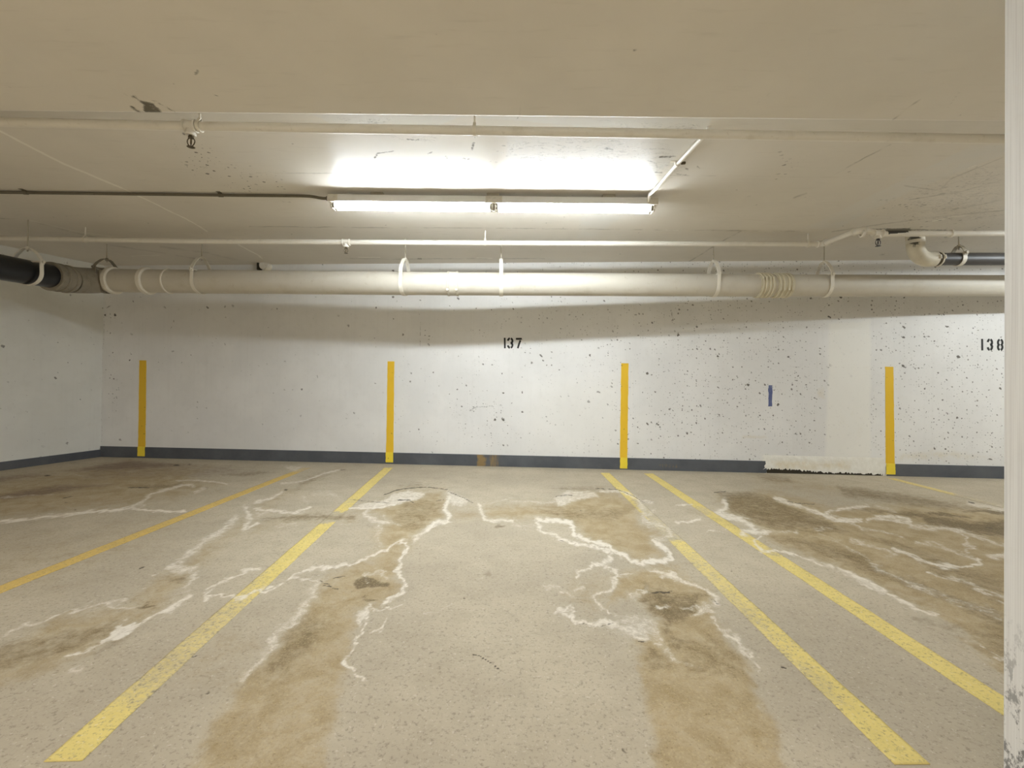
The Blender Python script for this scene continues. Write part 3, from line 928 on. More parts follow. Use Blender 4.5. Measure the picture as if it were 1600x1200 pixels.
# ------------------------------------------------------------------ left wall, other walls
LC = Vector((W0.x, W0.y, 0))
LD = Vector((-.29, -.856, 0)).normalized()
sa = np.concatenate([np.arange(0, 2.0, .02), [2.4, 6, 14.2]])
sh = np.concatenate([np.arange(0, CEIL, .02), [CEIL + .02]])
AA, HH = np.meshgrid(sa, sh)
PL = np.stack([LC.x + LD.x * AA, LC.y + LD.y * AA, HH], -1)
ul, vl = project(PL[..., 0], PL[..., 1], PL[..., 2])
cl = Canvas(ul, vl, 2 * fbm(AA * 6, HH * 6, 71), 2 * fbm(AA * 6, HH * 6, 81), 0.46)
cl.layer('pits')[:] = 0.30
for w, s, p in [(1.4, .5, [(0, 528), (60, 531), (150, 539)]), (1.2, .35, [(0, 533), (90, 536)]), (3, .8, [(20, 523), (22, 524)]), (3.5, .7, [(145, 538), (148, 538)]), (3, .7, [(42, 583), (43, 585)]), (3, .7, [(80, 635), (82, 643)])]:
    cl.stroke('crack', w, s, p)
for k in ('smooth', 'yellowed'):
    cl.layer(k)
wl = grid_mesh('wall_left', PL, 'wall_grey', {k: cl.get(k) for k in ('pits', 'smooth', 'yellowed', 'crack')})
if wl.data.polygons[0].normal.x < 0:
    wl.data.flip_normals()
structure(wl)
structure(MB().box(((XL + XR) / 2, YB - .1, CEIL / 2), (XR - XL, .2, CEIL)).build('wall_front', 'wall', smooth=0))
structure(MB().box((XR + .1, -.9, CEIL / 2), (.2, 12.4, CEIL)).build('wall_right', 'wall', smooth=0))

# ------------------------------------------------------------------ ceiling
cx = np.concatenate([[XL, -8.5], np.arange(-7.5, -3.2, .016), np.arange(-3.2, 3.2, .009), np.arange(3.2, 7.5, .016), [8, XR]])
cyv = np.arange(176, 425, 0.9)
cy_ = np.array([on_z(800, v, CEIL).y for v in cyv])
cy = np.concatenate([[YB, 0, 1.5, 2.0], cy_[(cy_ > 2.02) & (cy_ < 6.3)], [6.4]])
XX, YY = np.meshgrid(cx, cy)


def mark_ceiling(X, Y, z):
    u, v = project(X, Y, np.full_like(X, z))
    v = np.where(Y < 0.6, -5000, v)
    c = Canvas(u, v, 3 * fbm(X * 5, Y * 5, 91), 2 * fbm(X * 5, Y * 5, 95))
    fine = Canvas(u, v, 1.2 * fbm(X * 5, Y * 5, 99) + 1.5 * fbm(X * 30, Y * 20, 97), 1.0 * fbm(X * 5, Y * 5, 98), 0.85)
    for w, s, p in [(1.7, 1, [(-60, 176), (0, 205), (100, 256), (190, 294)]), (1.3, .7, [(190, 294), (250, 322), (300, 347), (325, 362)]), (1.4, .8, [(372, 382), (400, 397), (410, 404)]), (1.0, .5, [(40, 343), (120, 362), (190, 372)]),
                    (1.0, .75, [(1040, 359), (1060, 359.5)]), (1.0, .65, [(560, 402), (595, 402)]), (1.0, .65, [(745, 403), (770, 404)]), (1.0, .6, [(1150, 387), (1165, 388)]), (1.0, .6, [(205, 400), (250, 399)]),
                    (1.2, .8, [(1455, 346), (1478, 342)]), (1.2, .6, [(1480, 340), (1510, 337)]), (1.0, .6, [(1510, 264), (1525, 258)])]:
        fine.stroke('line', w, s, p)
    for w, s, p in [(1.3, .6, [(400, 270), (620, 271), (1130, 274.5)]), (1.2, .35, [(1130, 274.5), (1400, 280)]), (1.3, .62, [(390, 354), (800, 357), (1250, 361)]), (3, .45, [(250, 385), (320, 395), (400, 412)]), (2.0, .5, [(150, 379), (250, 395), (330, 408)]),
                    (1.4, .7, [(1392, 226), (1345, 250), (1298, 276)]), (1.4, .75, [(1158, 361), (1130, 376), (1075, 410)]), (1.3, .75, [(-20, 340), (40, 343), (110, 362), (180, 378)]), (1.3, .6, [(540, 404), (620, 404.5), (850, 404)]), (2, .6, [(1240, 309), (1260, 302)]), (1.6, .55, [(1412, 290), (1470, 298), (1485, 280), (1568, 246)]), (1.6, .5, [(1420, 312), (1500, 300), (1568, 280)]), (1.5, .5, [(1480, 330), (1568, 312)]),
                    (1.5, .55, [(1300, 362), (1380, 350), (1470, 338), (1568, 328)])]:
        fine.stroke('joint', w, s, p)
    for s, e, p in [(.95, 12, [(795, 214), (1095, 214), (1062, 240), (1010, 285), (815, 287), (790, 250)]), (.9, 5, [(490, 178), (1112, 186), (1105, 212), (880, 208), (900, 196), (720, 182), (680, 200), (520, 196)]), (.55, 8, [(905, 330), (985, 332), (930, 372), (900, 372)]),
                    (.55, 4, [(1518, 226), (1600, 226), (1600, 232), (1420, 300), (1310, 358), (1252, 358)]), (.35, 20, [(500, 215), (800, 215), (800, 290), (520, 290)])]:
        c.blot('plaster', s, e, p)  # the plaster patch, and other areas of the ceiling simply toned paler
    for s, e, p in [(.9, 12, [(795, 220), (900, 216), (1040, 226), (1050, 240), (1000, 270), (830, 285), (800, 260)]), (.55, 8, [(580, 208), (690, 208), (680, 222), (600, 220)]), (.55, 6, [(520, 182), (620, 184), (600, 196), (540, 194)]), (.55, 6, [(930, 186), (1100, 192), (1090, 206), (960, 204)]),
                    (.5, 20, [(1420, 290), (1568, 245), (1568, 350), (1400, 352)]), (.5, 10, [(990, 230), (1060, 240), (1070, 275), (1010, 285)])]:
        c.blot('scuff', s, e, p)
    for w, s, p in [(3, .95, [(586, 246), (589, 241)]), (1.8, .8, [(590, 240), (605, 238), (616, 236)]), (3.5, .9, [(738, 233), (741, 224)]), (2.6, .7, [(742, 216), (744, 211)]), (2.6, .7, [(669, 240), (675, 237)]), (2.6, .8, [(697, 244), (698, 244.5)]), (2.4, .7, [(723, 247), (728, 248)]), (2.2, .6, [(712, 270), (716, 272)]), (2.6, .7, [(637, 217), (655, 218)]),
                    (2.8, .85, [(945, 232), (958, 233)]), (3.2, .85, [(1031, 245), (1048, 245)]), (1.6, .7, [(1048, 245), (1057, 244)]), (2.8, .7, [(1012, 251), (1024, 255), (1027, 260)]), (2.6, .7, [(1024, 269), (1034, 270)]), (2.4, .6, [(1056, 272), (1072, 273)]), (3, .8, [(1071, 262), (1075, 265)]), (2.4, .7, [(1090, 260), (1094, 263)]), (3.2, .65, [(866, 273), (900, 275), (940, 270)]), (3, .6, [(820, 267), (850, 272), (880, 276)]), (2.2, .6, [(921, 257), (923, 257)]),
                    (3, .8, [(653, 404), (658, 404)]), (2, .6, [(440, 315), (455, 316)]), (2.4, .5, [(310, 260), (330, 263)]), (2.4, .7, [(538, 282), (538, 283)]), (4, .6, [(1375, 398), (1380, 398)])]:
        fine.stroke('dark', w, s, p)
    for s, e, p in [(1.2, 2.5, [(1384, 357), (1424, 357), (1418, 369), (1384, 369)]), (.7, 2, [(1335, 358), (1384, 356), (1384, 361), (1335, 362)]), (.8, 2, [(1424, 358), (1480, 358), (1480, 361), (1424, 361)]), (.7, 3, [(1475, 366), (1482, 366), (1480, 374), (1474, 372)])]:
        fine.blot('dark', s, e, p)
    for s, e, p in [(.75, 22, [(270, 225), (330, 225), (410, 290), (420, 320), (300, 270)]), (.6, 15, [(400, 270), (440, 260), (450, 300), (400, 300)]), (.6, 20, [(1210, 240), (1260, 240), (1260, 280), (1210, 280)]), (.5, 20, [(780, 215), (800, 215), (800, 260), (770, 260)]), (.45, 60, [(1350, 280), (1568, 260), (1568, 400), (1350, 400)])]:
        c.blot('peppered', s, e, p)
    return dict(line=fine.get('line'), joint=fine.get('joint'), dark=fine.get('dark'), plaster=c.get('plaster'), scuff=c.get('scuff'), peppered=c.get('peppered'))


ce = grid_mesh('ceiling', np.stack([XX, YY, np.full_like(XX, CEIL)], -1), 'ceiling', mark_ceiling(XX, YY, CEIL), flip=True)
if ce.data.polygons[0].normal.z > 0:
    ce.data.flip_normals()
structure(ce)
structure(MB().box(((XL + XR) / 2, -.2, CEIL + .11), (XR - XL, 13.8, .2)).build('ceiling_slab', 'ceiling', smooth=0))

# downstand of the ceiling nearer to us
BY = on_z(768, 181, BEAM).y
bx = np.concatenate([[XL], np.arange(-3.6, 3.6, .012), [XR]])
byv = np.array([on_z(800, v, BEAM).y for v in np.arange(-20, 181, 1.0)])
by = np.concatenate([[YB, 0, 1.0], byv[(byv > 1.05) & (byv < BY - .001)], [BY, BY]])
XX, YY = np.meshgrid(bx, by)
ZZ = np.full_like(XX, BEAM)
ZZ[-1, :] = CEIL
uB, vB = project(XX, YY, np.full_like(XX, BEAM))
cb = Canvas(uB, vB, 2 * fbm(XX * 7, YY * 7, 101), 2 * fbm(XX * 7, YY * 7, 103))
for s, e, p in [(.95, 3, [(220, 158), (240, 163), (258, 180), (226, 180)])]:
    cb.blot('dark', s, e, p)
for w, s, p in [(4, .8, [(204, 167), (222, 178)]), (5, .7, [(208, 152), (246, 176)]), (3, .6, [(238, 158), (277, 178)]), (3, .5, [(190, 145), (215, 158)]), (2, .6, [(178, 174), (188, 176)]), (2, .5, [(560, 174), (563, 176)])]:
    cb.stroke('dark', w, s, p)
for w, s, p in [(1.6, .7, [(1475, 130), (1440, 153), (1394, 188)]), (1.5, .5, [(1345, 130), (1280, 184)]), (1.4, .45, [(1222, 130), (1160, 180)]), (1.4, .5, [(1500, 145), (1480, 168)]), (1.4, .4, [(812, 140), (813, 180)])]:
    cb.stroke('joint', w, s, p)
for k in ('line', 'plaster', 'scuff', 'peppered'):
    cb.layer(k)
bo = grid_mesh('ceiling_beam', np.stack([XX, YY, ZZ], -1), 'ceiling', {k: cb.get(k) for k in ('line', 'joint', 'dark', 'plaster', 'scuff', 'peppered')})
if bo.data.polygons[0].normal.z > 0:
    bo.data.flip_normals()
structure(bo)

# ------------------------------------------------------------------ column beside us
ye = 1.25
xe = at(1562.5, 600, ye).x
bm_ = MB()
out = [(xe + .012, ye), (xe, ye - .012), (xe, .85), (xe + .42, .85), (xe + .42, ye)]
bm_.slab([Vector((a, b, 0)) for a, b in out], (0, 0, 1), BEAM + .02)
structure(bm_.build('column', 'column', smooth=0))

# ------------------------------------------------------------------ baseboards
BH = 0.134


def wp(a, z, off=0.0):
    p = W0 + WD * a + WN * off
    return Vector((p.x, p.y, z))


def along_of(u, v):
    return (on_wall(u, v) - W0).dot(WD)


def base_strip(mb, a0, a1, rag0=False, rag1=False):
    n = 160
    zs_ = np.linspace(0, BH, 7)
    rnd = random.Random(3)
    e0 = [a0 + (rnd.uniform(-.012, .012) if rag0 else 0) for _ in zs_]
    e1 = [a1 + (rnd.uniform(-.012, .02) if rag1 else 0) for _ in zs_]
    rows = []
    for j, z in enumerate(zs_):
        rows.append([wp(e0[j] + (e1[j] - e0[j]) * i / n, z, .009) for i in range(n + 1)])
    b = len(mb.v)
    for r in rows:
        mb.v += r
    for j in range(6):
        for i in range(n):
            a = b + j * (n + 1) + i
            mb.f.append((a, a + 1, a + n + 2, a + n + 1))
    # top and ends back to the wall
    mb.add([rows[-1][0], rows[-1][-1], wp(a1, BH, -.004), wp(a0, BH, -.004)], [(0, 1, 2, 3)])
    for side in (0, -1):
        e = [r[side] for r in rows]
        k = [Vector(p) - WN * .013 for p in e]
        mb.add(e + k, [(i, i + 1, i + 8, i + 7) for i in range(6)])


mb = MB()
aL, aR = along_of(1197, 725), along_of(1386, 733)
base_strip(mb, 0, aL, rag1=True)
base_strip(mb, aR, 13.9, rag0=True)
bb = mb.build('baseboard_back', 'base', smooth=0)
co = np.array([v.co[:] for v in bb.data.vertices])
ub, vb = project(co[:, 0], co[:, 1], co[:, 2])
cbb = Canvas(ub, vb, 0 * ub, 0 * ub)
for w, s, p in [(4, .9, [(748, 700), (748, 735)]), (3, .9, [(756, 700), (756, 735)]), (14, .62, [(772, 706), (772, 735)]), (5, .5, [(1030, 727), (1060, 729)])]:
    cbb.stroke('rust', w, s, p)
attribute(bb.data, 'rust', cbb.get('rust'))
structure(bb)
mb = MB()
p0, p1 = LC, LC + LD * 14
nl = Vector((-LD.y, LD.x, 0))
if nl.x < 0:
    nl = -nl
mb.slab([p0, p1, p1 + Vector((0, 0, .085)), p0 + Vector((0, 0, .092))], nl, .009)
bl = mb.build('baseboard_left', 'base', smooth=0)
attribute(bl.data, 'rust', np.zeros(len(bl.data.vertices)))
structure(bl)

# plaster repair low on the wall, with a mouldy gap under its ragged edge
aP0, aP1 = along_of(1195, 725), along_of(1381.5, 733)
rnd = random.Random(8)
N_ = 110
bot = []
for i in range(N_ + 1):
    t = i / N_
    z = .045 - .030 * t + .012 * math.sin(t * 9) * (1 - t) + rnd.uniform(-.012, .012)
    bot.append((aP0 + (aP1 - aP0) * t, max(z, .004)))
edgeL = [(aP0 + rnd.uniform(-.02, .02), .03 + .13 * (k + 1) / 8) for k in range(8)]
edgeR = [(aP1 + rnd.uniform(-.02, .008), .01 + .135 * (k + 1) / 8) for k in range(8)]
me_v, me_f, yel = [], [], []
rows_ = 8
for i, (a, zb) in enumerate(bot):
    for j in range(rows_ + 1):
        t = j / rows_
        z = zb + (.20 - zb) * t
        aa = a
        if i == 0:
            aa = a + rnd.uniform(-.03, .01)
        if i == N_:
            aa = a + rnd.uniform(-.01, .02)
        off = .0105 - .006 * t + rnd.uniform(-.001, .0015)
        if j == rows_:
            off = .0008
        if j == 0:
            off = .010
        me_v.append(wp(aa, z, off))
for i in range(N_):
    for j in range(rows_):
        a = i * (rows_ + 1) + j
        me_f.append((a, a + rows_ + 1, a + rows_ + 2, a + 1))
k0 = len(me_v)
for i, (a, zb) in enumerate(bot):
    me_v.append(wp(a, zb + .004, .0005))
for i in range(N_):
    me_f.append((i * (rows_ + 1), k0 + i, k0 + i + 1, (i + 1) * (rows_ + 1)))
for i in (0, N_):
    kk = len(me_v)
    for j in range(rows_ + 1):
        q_ = Vector(me_v[i * (rows_ + 1) + j])
        me_v.append(q_ - WN * ((q_ - W0).dot(WN) - .0005))
    for j in range(rows_):
        a = i * (rows_ + 1) + j
        me_f.append((a, a + 1, kk + j + 1, kk + j))
mb = MB()
mb.add(me_v, me_f)
pp = mb.build('plaster_patch', 'patch', smooth=50)
co = np.array([v.co[:] for v in pp.data.vertices])
ub, vb = project(co[:, 0], co[:, 1], co[:, 2])
cp = Canvas(ub, vb, 0 * ub, 0 * ub)
cp.blot('yellowed', .6, 9, [(1200, 718), (1335, 718), (1330, 735), (1215, 737)])
attribute(pp.data, 'yellowed', cp.get('yellowed'))
tag(pp, 'ragged off-white plaster repair breaking the dark grey band at the wall foot', 'wall patch')
structure(MB().slab([wp(aP0 + .02, 0, -.002), wp(aP1 - .02, 0, -.002), wp(aP1 - .02, .045, -.002), wp(aP0 + .02, .075, -.002)], WN, .006).build('trim_1', 'mould', smooth=0))

# ------------------------------------------------------------------ yellow stripes on the back wall


def wall_stripe(tl, tr, bl_, br_, label):
    mb = MB()
    zt = on_wall(*tl).z
    al0, al1 = along_of(*tl), along_of(*tr)
    ab0, ab1 = along_of(*bl_), along_of(*br_)
    zb = on_wall(*bl_).z
    rnd = random.Random(int(tl[0]))
    n = 26
    zs_ = list(np.linspace(zt, BH + .004, n)) + [BH - .002] + list(np.linspace(BH - .02, max(zb, .012), 6))
    L, R2 = [], []
    for z in zs_:
        t = (zt - z) / (zt - zb)
        off = .0025 if z > BH else .0115
        j = lambda: rnd.uniform(-.0018, .0018)
        L.append(wp(al0 + (ab0 - al0) * t + j(), z, off))
        R2.append(wp(al1 + (ab1 - al1) * t + j(), z, off))
    m = len(zs_)
    mb.add(L + R2, [(i, i + 1, m + i + 1, m + i) for i in range(m - 1)])
    back = [wp(al0, zt, -.002), wp(al1, zt, -.002)]
    mb.add([L[0], R2[0], back[1], back[0]], [(0, 1, 2, 3)])
    Lb = [Vector(p) - WN * (.0045 if p.z > BH else .004) for p in L]
    Rb = [Vector(p) - WN * (.0045 if p.z > BH else .004) for p in R2]
    mb.add(L + Lb, [(i, i + 1, m + i + 1, m + i) for i in range(m - 1)])
    mb.add(R2 + Rb, [(i, i + 1, m + i + 1, m + i) for i in range(m - 1)])
    mb.add([L[-1], R2[-1], Rb[-1], Lb[-1]], [(0, 1, 2, 3)])
    o = mb.build('wall_stripe', 'stripe', smooth=0)
    return tag(o, label, 'stripe', 'yellow stall stripes on the back wall')


wall_stripe((218, 563), (228.8, 563), (215.8, 712.5), (227.3, 712.5), 'yellow upright stripe on the white wall nearest the corner with the left wall')
wall_stripe((605.8, 564.5), (616.3, 564.5), (603, 722), (614.5, 722), 'yellow upright wall stripe just left of the stencilled number 137')
wall_stripe((970.5, 567.5), (982, 567.5), (968.5, 732), (980, 732), 'yellow upright wall stripe between the number 137 and the blue paint mark')
wall_stripe((1383, 573), (1395.8, 573), (1383.8, 740.8), (1398, 740.8), 'yellow upright wall stripe at the right end of the plaster repair')

# blue mark
mb = MB()
rnd = random.Random(2)
L = [(1200.6 + rnd.uniform(-.5, .5), 602 + k * 3.0) for k in range(12)]
R2 = [(1206.6 + rnd.uniform(-.5, .5), 602 + k * 3.0) for k in range(12)]
mb.slab([on_wall(u, v, .0005) for u, v in L + R2[::-1]], WN, .0012)
tag(mb.build('paint_mark', 'blue', smooth=0), 'short smudged blue upright paint mark on the white wall', 'paint mark')

# ------------------------------------------------------------------ stencilled stall numbers


def stroke_px(path, w):
    "outline of a thick stroke drawn in picture pixels on the wall"
    L, R2 = [], []
    n = len(path)
    for i in range(n):
        a, b = path[max(i - 1, 0)], path[min(i + 1, n - 1)]
        dx, dy = b[0] - a[0], b[1] - a[1]
        q = math.hypot(dx, dy)
        nx, ny = -dy / q * w / 2, dx / q * w / 2
        L.append((path[i][0] + nx, path[i][1] + ny))
        R2.append((path[i][0] - nx, path[i][1] - ny))
    return L + R2[::-1]


def arc(cx_, cy_, rx, ry, a0, a1, n=9):
    return [(cx_ + rx * math.cos(math.radians(a0 + (a1 - a0) * i / (n - 1))), cy_ + ry * math.sin(math.radians(a0 + (a1 - a0) * i / (n - 1)))) for i in range(n)]


def one(x, y0, y1, w): return [stroke_px([(x, y0), (x + .15, (y0 + y1) / 2), (x + .3, y1)], w)]


def three(x0, x1, y0, y1, w):
    xm, ym, h = (x0 + x1) / 2, (y0 + y1) / 2, (y1 - y0) / 2
    rx = (x1 - x0) / 2 - w / 2
    ry = h / 2 + .1
    c1, c2 = y0 + w / 2 + ry - w * .22, y1 - w / 2 - ry + w * .22
    return [stroke_px(arc(xm, c1, rx, ry, 185, 262), w), stroke_px(arc(xm, c1, rx, ry, 284, 440, 13), w),
            stroke_px(arc(xm, c2, rx, ry, -80, 76, 13), w), stroke_px(arc(xm, c2, rx, ry, 98, 175), w)]


def seven(x0, x1, y0, y1, w):
    return [stroke_px([(x0, y0 + w / 2), (x1, y0 + w / 2)], w), stroke_px([(x1 - w * .75, y0 + w * 1.28), ((x0 + x1) / 2 + .2, (y0 + y1) / 2 + 2), ((x0 + x1) / 2 - 1.7, y1)], w)]


def eight(x0, x1, y0, y1, w):
    xm, h = (x0 + x1) / 2, (y1 - y0) / 2
    rx = (x1 - x0) / 2 - w / 2
    ry = h / 2 + .1
    c1, c2 = y0 + w / 2 + ry - w * .22, y1 - w / 2 - ry + w * .22
    o = []
    for c in (c1, c2):
        o += [stroke_px(arc(xm, c, rx, ry, -75, 75, 11), w), stroke_px(arc(xm, c, rx, ry, 105, 255, 11), w)]
    return o


def number(name, outlines, label):
    base = on_wall(*outlines[0][0][0], .001)
    t = thing(name, base, label, 'number', 'stencilled stall numbers')
    for dg in outlines:
        mb = MB()
        for poly in dg:
            m = len(poly) // 2
            pts = [on_wall(u, v, .0006) for u, v in poly]
            front = [p + WN * .0012 for p in pts]
            b = len(mb.v)
            mb.v += front + pts
            n = len(pts)
            for i in range(m - 1):
                mb.f.append((b + i, b + i + 1, b + n - 2 - i, b + n - 1 - i))
            for i in range(n):
                mb.f.append((b + i, b + (i + 1) % n, b + n + (i + 1) % n, b + n + i))
        mb.build('digit', 'ink', t, smooth=0)
    return t


number('stall_number', [one(788.6, 527.8, 544.3, 2.7), three(792.2, 802.2, 527.8, 544.3, 3.0), seven(806, 815.3, 528, 544.2, 2.9)], 'black stencilled number 137 on the white wall')
number('stall_number', [one(1534.5, 529.5, 547.6, 3.0), three(1541.8, 1551.6, 529.5, 547.6, 3.2), eight(1557.6, 1567.8, 529.7, 547.8, 3.2)], 'black stencilled number 138 beside the near column')

# ------------------------------------------------------------------ fluorescent strip light
ya = 3.33
xl_, xr_ = at(511, 310, ya).x, at(1028.5, 311, ya).x
zl, zr = at(511, 309, ya).z, at(1028.5, 312, ya).z
zt_ = CEIL - .028
lamp = thing('strip_light', ((xl_ + xr_) / 2, ya + .055, CEIL - .1), 'long white fluorescent strip light with lit tubes under the ceiling', 'light fixture')
mb = MB()
w2 = .055
prof = [(-w2, zt_ - .052), (-w2, zt_ - .006), (-w2 + .008, zt_), (w2 - .008, zt_), (w2, zt_ - .006), (w2, zt_ - .052)]
yc = ya + w2
mb.slab([Vector((xl_, yc + a, z)) for a, z in prof], (1, 0, 0), xr_ - xl_)
hs = mb.build('housing', 'enamel', lamp, smooth=0)
for x in (xl_ + .35, (xl_ + xr_) / 2, xr_ - .35):
    MB().box((x, yc, CEIL - .0145), (.09, .05, .029)).build('spacer', 'dull', lamp, smooth=0)
xm_ = at(771.5, 320, ya).x
for x0, x1 in ((xl_, xl_ + .075), (xm_ - .06, xm_ + .06), (xr_ - .075, xr_)):
    mb = MB()
    mb.box(((x0 + x1) / 2, yc, zt_ - .029), (x1 - x0, w2 * 2 + .003, .05))
    e = mb.build('end_cover', 'holder', lamp, smooth=0)
TZ = zt_ - .072
TR = .0185
for x0, x1, s0, s1 in ((xl_ + .03, xm_ - .014, 1, 1), (xm_ + .014, xr_ - .03, 1, 1)):
    for dy in (-.025, .025):
        mb = MB()
        mb.tube([(x0 + .018, yc + dy, TZ), (x1 - .018, yc + dy, TZ)], TR, 20)
        tb = mb.build('fluorescent_tube', 'glass', lamp)
        for xx, dd in ((x0, 1), (x1, -1)):
            MB().tube([(xx + dd * .002, yc + dy, TZ), (xx + dd * .017, yc + dy, TZ)], TR * 1.01, 20).build('metal_cap', 'bare', tb)
    for xx in (x0 - .006, x1 + .006):
        mb = MB()
        mb.box((xx, yc, TZ + .012), (.012, .092, .050))
        for dy in (-.025, .025):
            mb.tube([(xx - .006, yc + dy, TZ - .004), (xx + .006, yc + dy, TZ - .004)], .02, 16)
        mb.build('lampholder', 'holder', lamp, smooth=40)

# ------------------------------------------------------------------ conduits


def run(name, mat, pts, r, parent=None, seg=16):
    return MB().tube(pts, r, seg).build(name, mat, parent)


def saddle(mb, p, axis, r, w=.03):
    axis = Vector(axis).normalized()
    side = axis.cross(Vector((0, 0, 1))).normalized()
    up = Vector((0, 0, 1))
    p = Vector(p)
    t = CEIL - p.z
    path = [p + side * (r + .03) + up * t, p + side * (r + .002) + up * t]
    path += [p + side * ((r + .002) * math.cos(a)) - up * ((r + .002) * math.sin(a)) for a in [math.pi * i / 10 for i in range(11)]]
    path += [p - side * (r + .002) + up * t, p - side * (r + .03) + up * t]
    mb.strap(path, w, .003, axis)


cz = CEIL - .014
c0 = on_z(-200, 297.5, cz)
pts = [c0] + [on_z(u, v, cz) for u, v in ((0, 300.5), (150, 302.5), (345, 305), (470, 306.2))] + [at(484, 306.7, 3.385), at(491, 307.6, 3.382), at(499, 309.2, 3.380), at(505, 310.0, 3.378), Vector((xl_ + .005, 3.378, at(510, 310.3, 3.378).z))]
t = thing('electrical_conduit', pts[3], 'dark grey conduit along the ceiling into the left end of the strip light', 'conduit')
run('conduit', 'conduit', pts, .0105, t)
for u, v in ((40, 301), (345, 305)):
    p = on_z(u, v, cz)
    mb = MB()
    saddle(mb, p, (1, 0.02, 0), .0105)
    mb.build('pipe_strap', 'conduit', t)
mb = MB()
zc_ = at(510, 310.3, 3.378).z
mb.tube([(xl_ - .022, 3.378, zc_), (xl_ + .002, 3.378, zc_)], .017, 16)
mb.build('connector', 'conduit', t)

cz = CEIL - .016
pA = on_z(1094, 219, cz)
pts = [Vector((pA.x + .004, pA.y - .11, CEIL + .01)), Vector((pA.x + .004, pA.y - .10, cz)), pA, on_z(1058, 257, cz), on_z(1022, 298, cz), Vector((at(1015, 309, 3.30).x, 3.30, cz - .006)), Vector((at(1013, 311, 3.335).x, 3.335, zt_ - .03))]
t = thing('electrical_conduit', pts[3], 'white conduit running towards us from the right end of the strip light', 'conduit')
run('conduit', 'pipe', pts, .0125, t)
mb = MB()
saddle(mb, pts[3], pts[4] - pts[3], .0125, .025)
mb.build('pipe_strap', 'hanger', t)
sp = on_z(1062, 254, cz) + Vector((.012, 0, -.004))
mb = MB().tube([sp, sp + Vector((.022, .004, .004))], .009, 10)
mb.build('screw', 'bronze', t)

# ------------------------------------------------------------------ sprinkler parts


def sprinkler(parent, top, mat, scale=1.0):
    top = Vector(top)
    s = scale
    mb = MB()
    mb.tube([top, top + Vector((0, 0, -.012 * s))], .011 * s, 6)
    mb.tube([top + Vector((0, 0, -.012 * s)), top + Vector((0, 0, -.019 * s))], .0135 * s, 16)
    h = mb.build('sprinkler_head', mat, parent, smooth=30)
    mb = MB()
    for sx in (-1, 1):
        mb.tube([top + Vector((sx * x * s, 0, z * s)) for x, z in ((.011, -.018), (.0185, -.028), (.020, -.038), (.016, -.050), (.007, -.060), (0, -.063))], .0028 * s, 8)
    mb.build('frame_arm', mat, h)
    mb = MB().tube([top + Vector((0, 0, -.020 * s)), top + Vector((0, 0, -.030 * s)), top + Vector((0, 0, -.045 * s)), top + Vector((0, 0, -.058 * s))], [.002 * s, .0045 * s, .0045 * s, .002 * s], 10)
    mb.build('heat_bulb', 'amber' if mat == 'bronze' else mat, h)
    mb = MB()
    n = 16
    pts_ = []
    for k in range(n * 2):
        a = math.pi * k / n
        r = (.0195 if k % 2 else .0155) * s
        pts_.append(top + Vector((math.cos(a) * r, math.sin(a) * r, -.0645 * s)))
    mb.slab(pts_, (0, 0, -1), .0022 * s)
    mb.tube([top + Vector((0, 0, -.060 * s)), top + Vector((0, 0, -.066 * s))], .006 * s, 10)
    mb.build('deflector', mat, h, smooth=0)
    return h


def tee(parent, c, axis, r, length, mat='pipe', drop=.03):
    axis = Vector(axis).normalized()
    c = Vector(c)
    mb = MB()
    mb.tube([c - axis * length / 2, c + axis * length / 2], r * 1.22, 24)
    for s_ in (-1, 1):
        mb.ring(c + axis * (s_ * length * .46), axis, r * .9, r * 1.42, length * .16, 28)
    mb.tube([c, c + Vector((0, 0, -(r * 1.2 + drop * .55)))], r * .95, 20)
    mb.ring(c + Vector((0, 0, -(r * 1.2 + drop * .5))), (0, 0, 1), r * .4, r * 1.12, drop * .5, 24)
    return mb.build('tee_fitting', mat, parent)


# front run, just behind the downstand
fy = 2.36
fpts = [at(u, v, fy - .00002 * (u - 740)) for u, v in ((-1600, 155.6), (-200, 187), (0, 191), (300, 197.2), (740, 204.2), (1000, 208.2), (1300, 213.2), (1568, 217.8), (2600, 236))]
FR = .0228
t = thing('sprinkler_pipe', fpts[4], 'nearest white sprinkler pipe, crossing just below the ceiling downstand', 'pipe')
run('pipe', 'pipe', fpts, FR, t, 28)
ax = (fpts[4] - fpts[3]).normalized()
c = at(298, 197.2, fy + .009)
tee(t, c, ax, FR, .062, drop=.028)
sprinkler(t, c + Vector((.003, 0, -.044)), 'bronze', .98)

# back run: along the ceiling, a step towards us, then on to the right
by_ = 4.24


def bp(u, v):
    return at(u, v, by_ - .00004 * (u - 640))


e1 = bp(1285, 381.5)
q0 = at(1341, 363.5, 3.82)
q0.z = e1.z
bpts = [bp(-150, 368.5), bp(0, 372.2), bp(300, 377), bp(640, 379), bp(900, 380.3), bp(1150, 381.2), e1 - Vector((.02, 0, 0))]
rpts = [Vector((q0.x + .03, 3.81, q0.z)), at(1380, 365.5, 3.81), at(1568, 364.8, 3.80), at(2400, 362, 3.78)]
BR = .0228
t2 = thing('sprinkler_pipe', bpts[3], 'farther white sprinkler pipe that steps forward on the right, above the big drain', 'pipe')
run('pipe', 'pipe', bpts, BR, t2, 24)
run('pipe', 'pipe', [e1 + Vector((0, -.02, 0)), Vector((q0.x - .01, 3.85, q0.z))], BR, t2, 24)
run('pipe', 'pipe', rpts, BR, t2, 24)


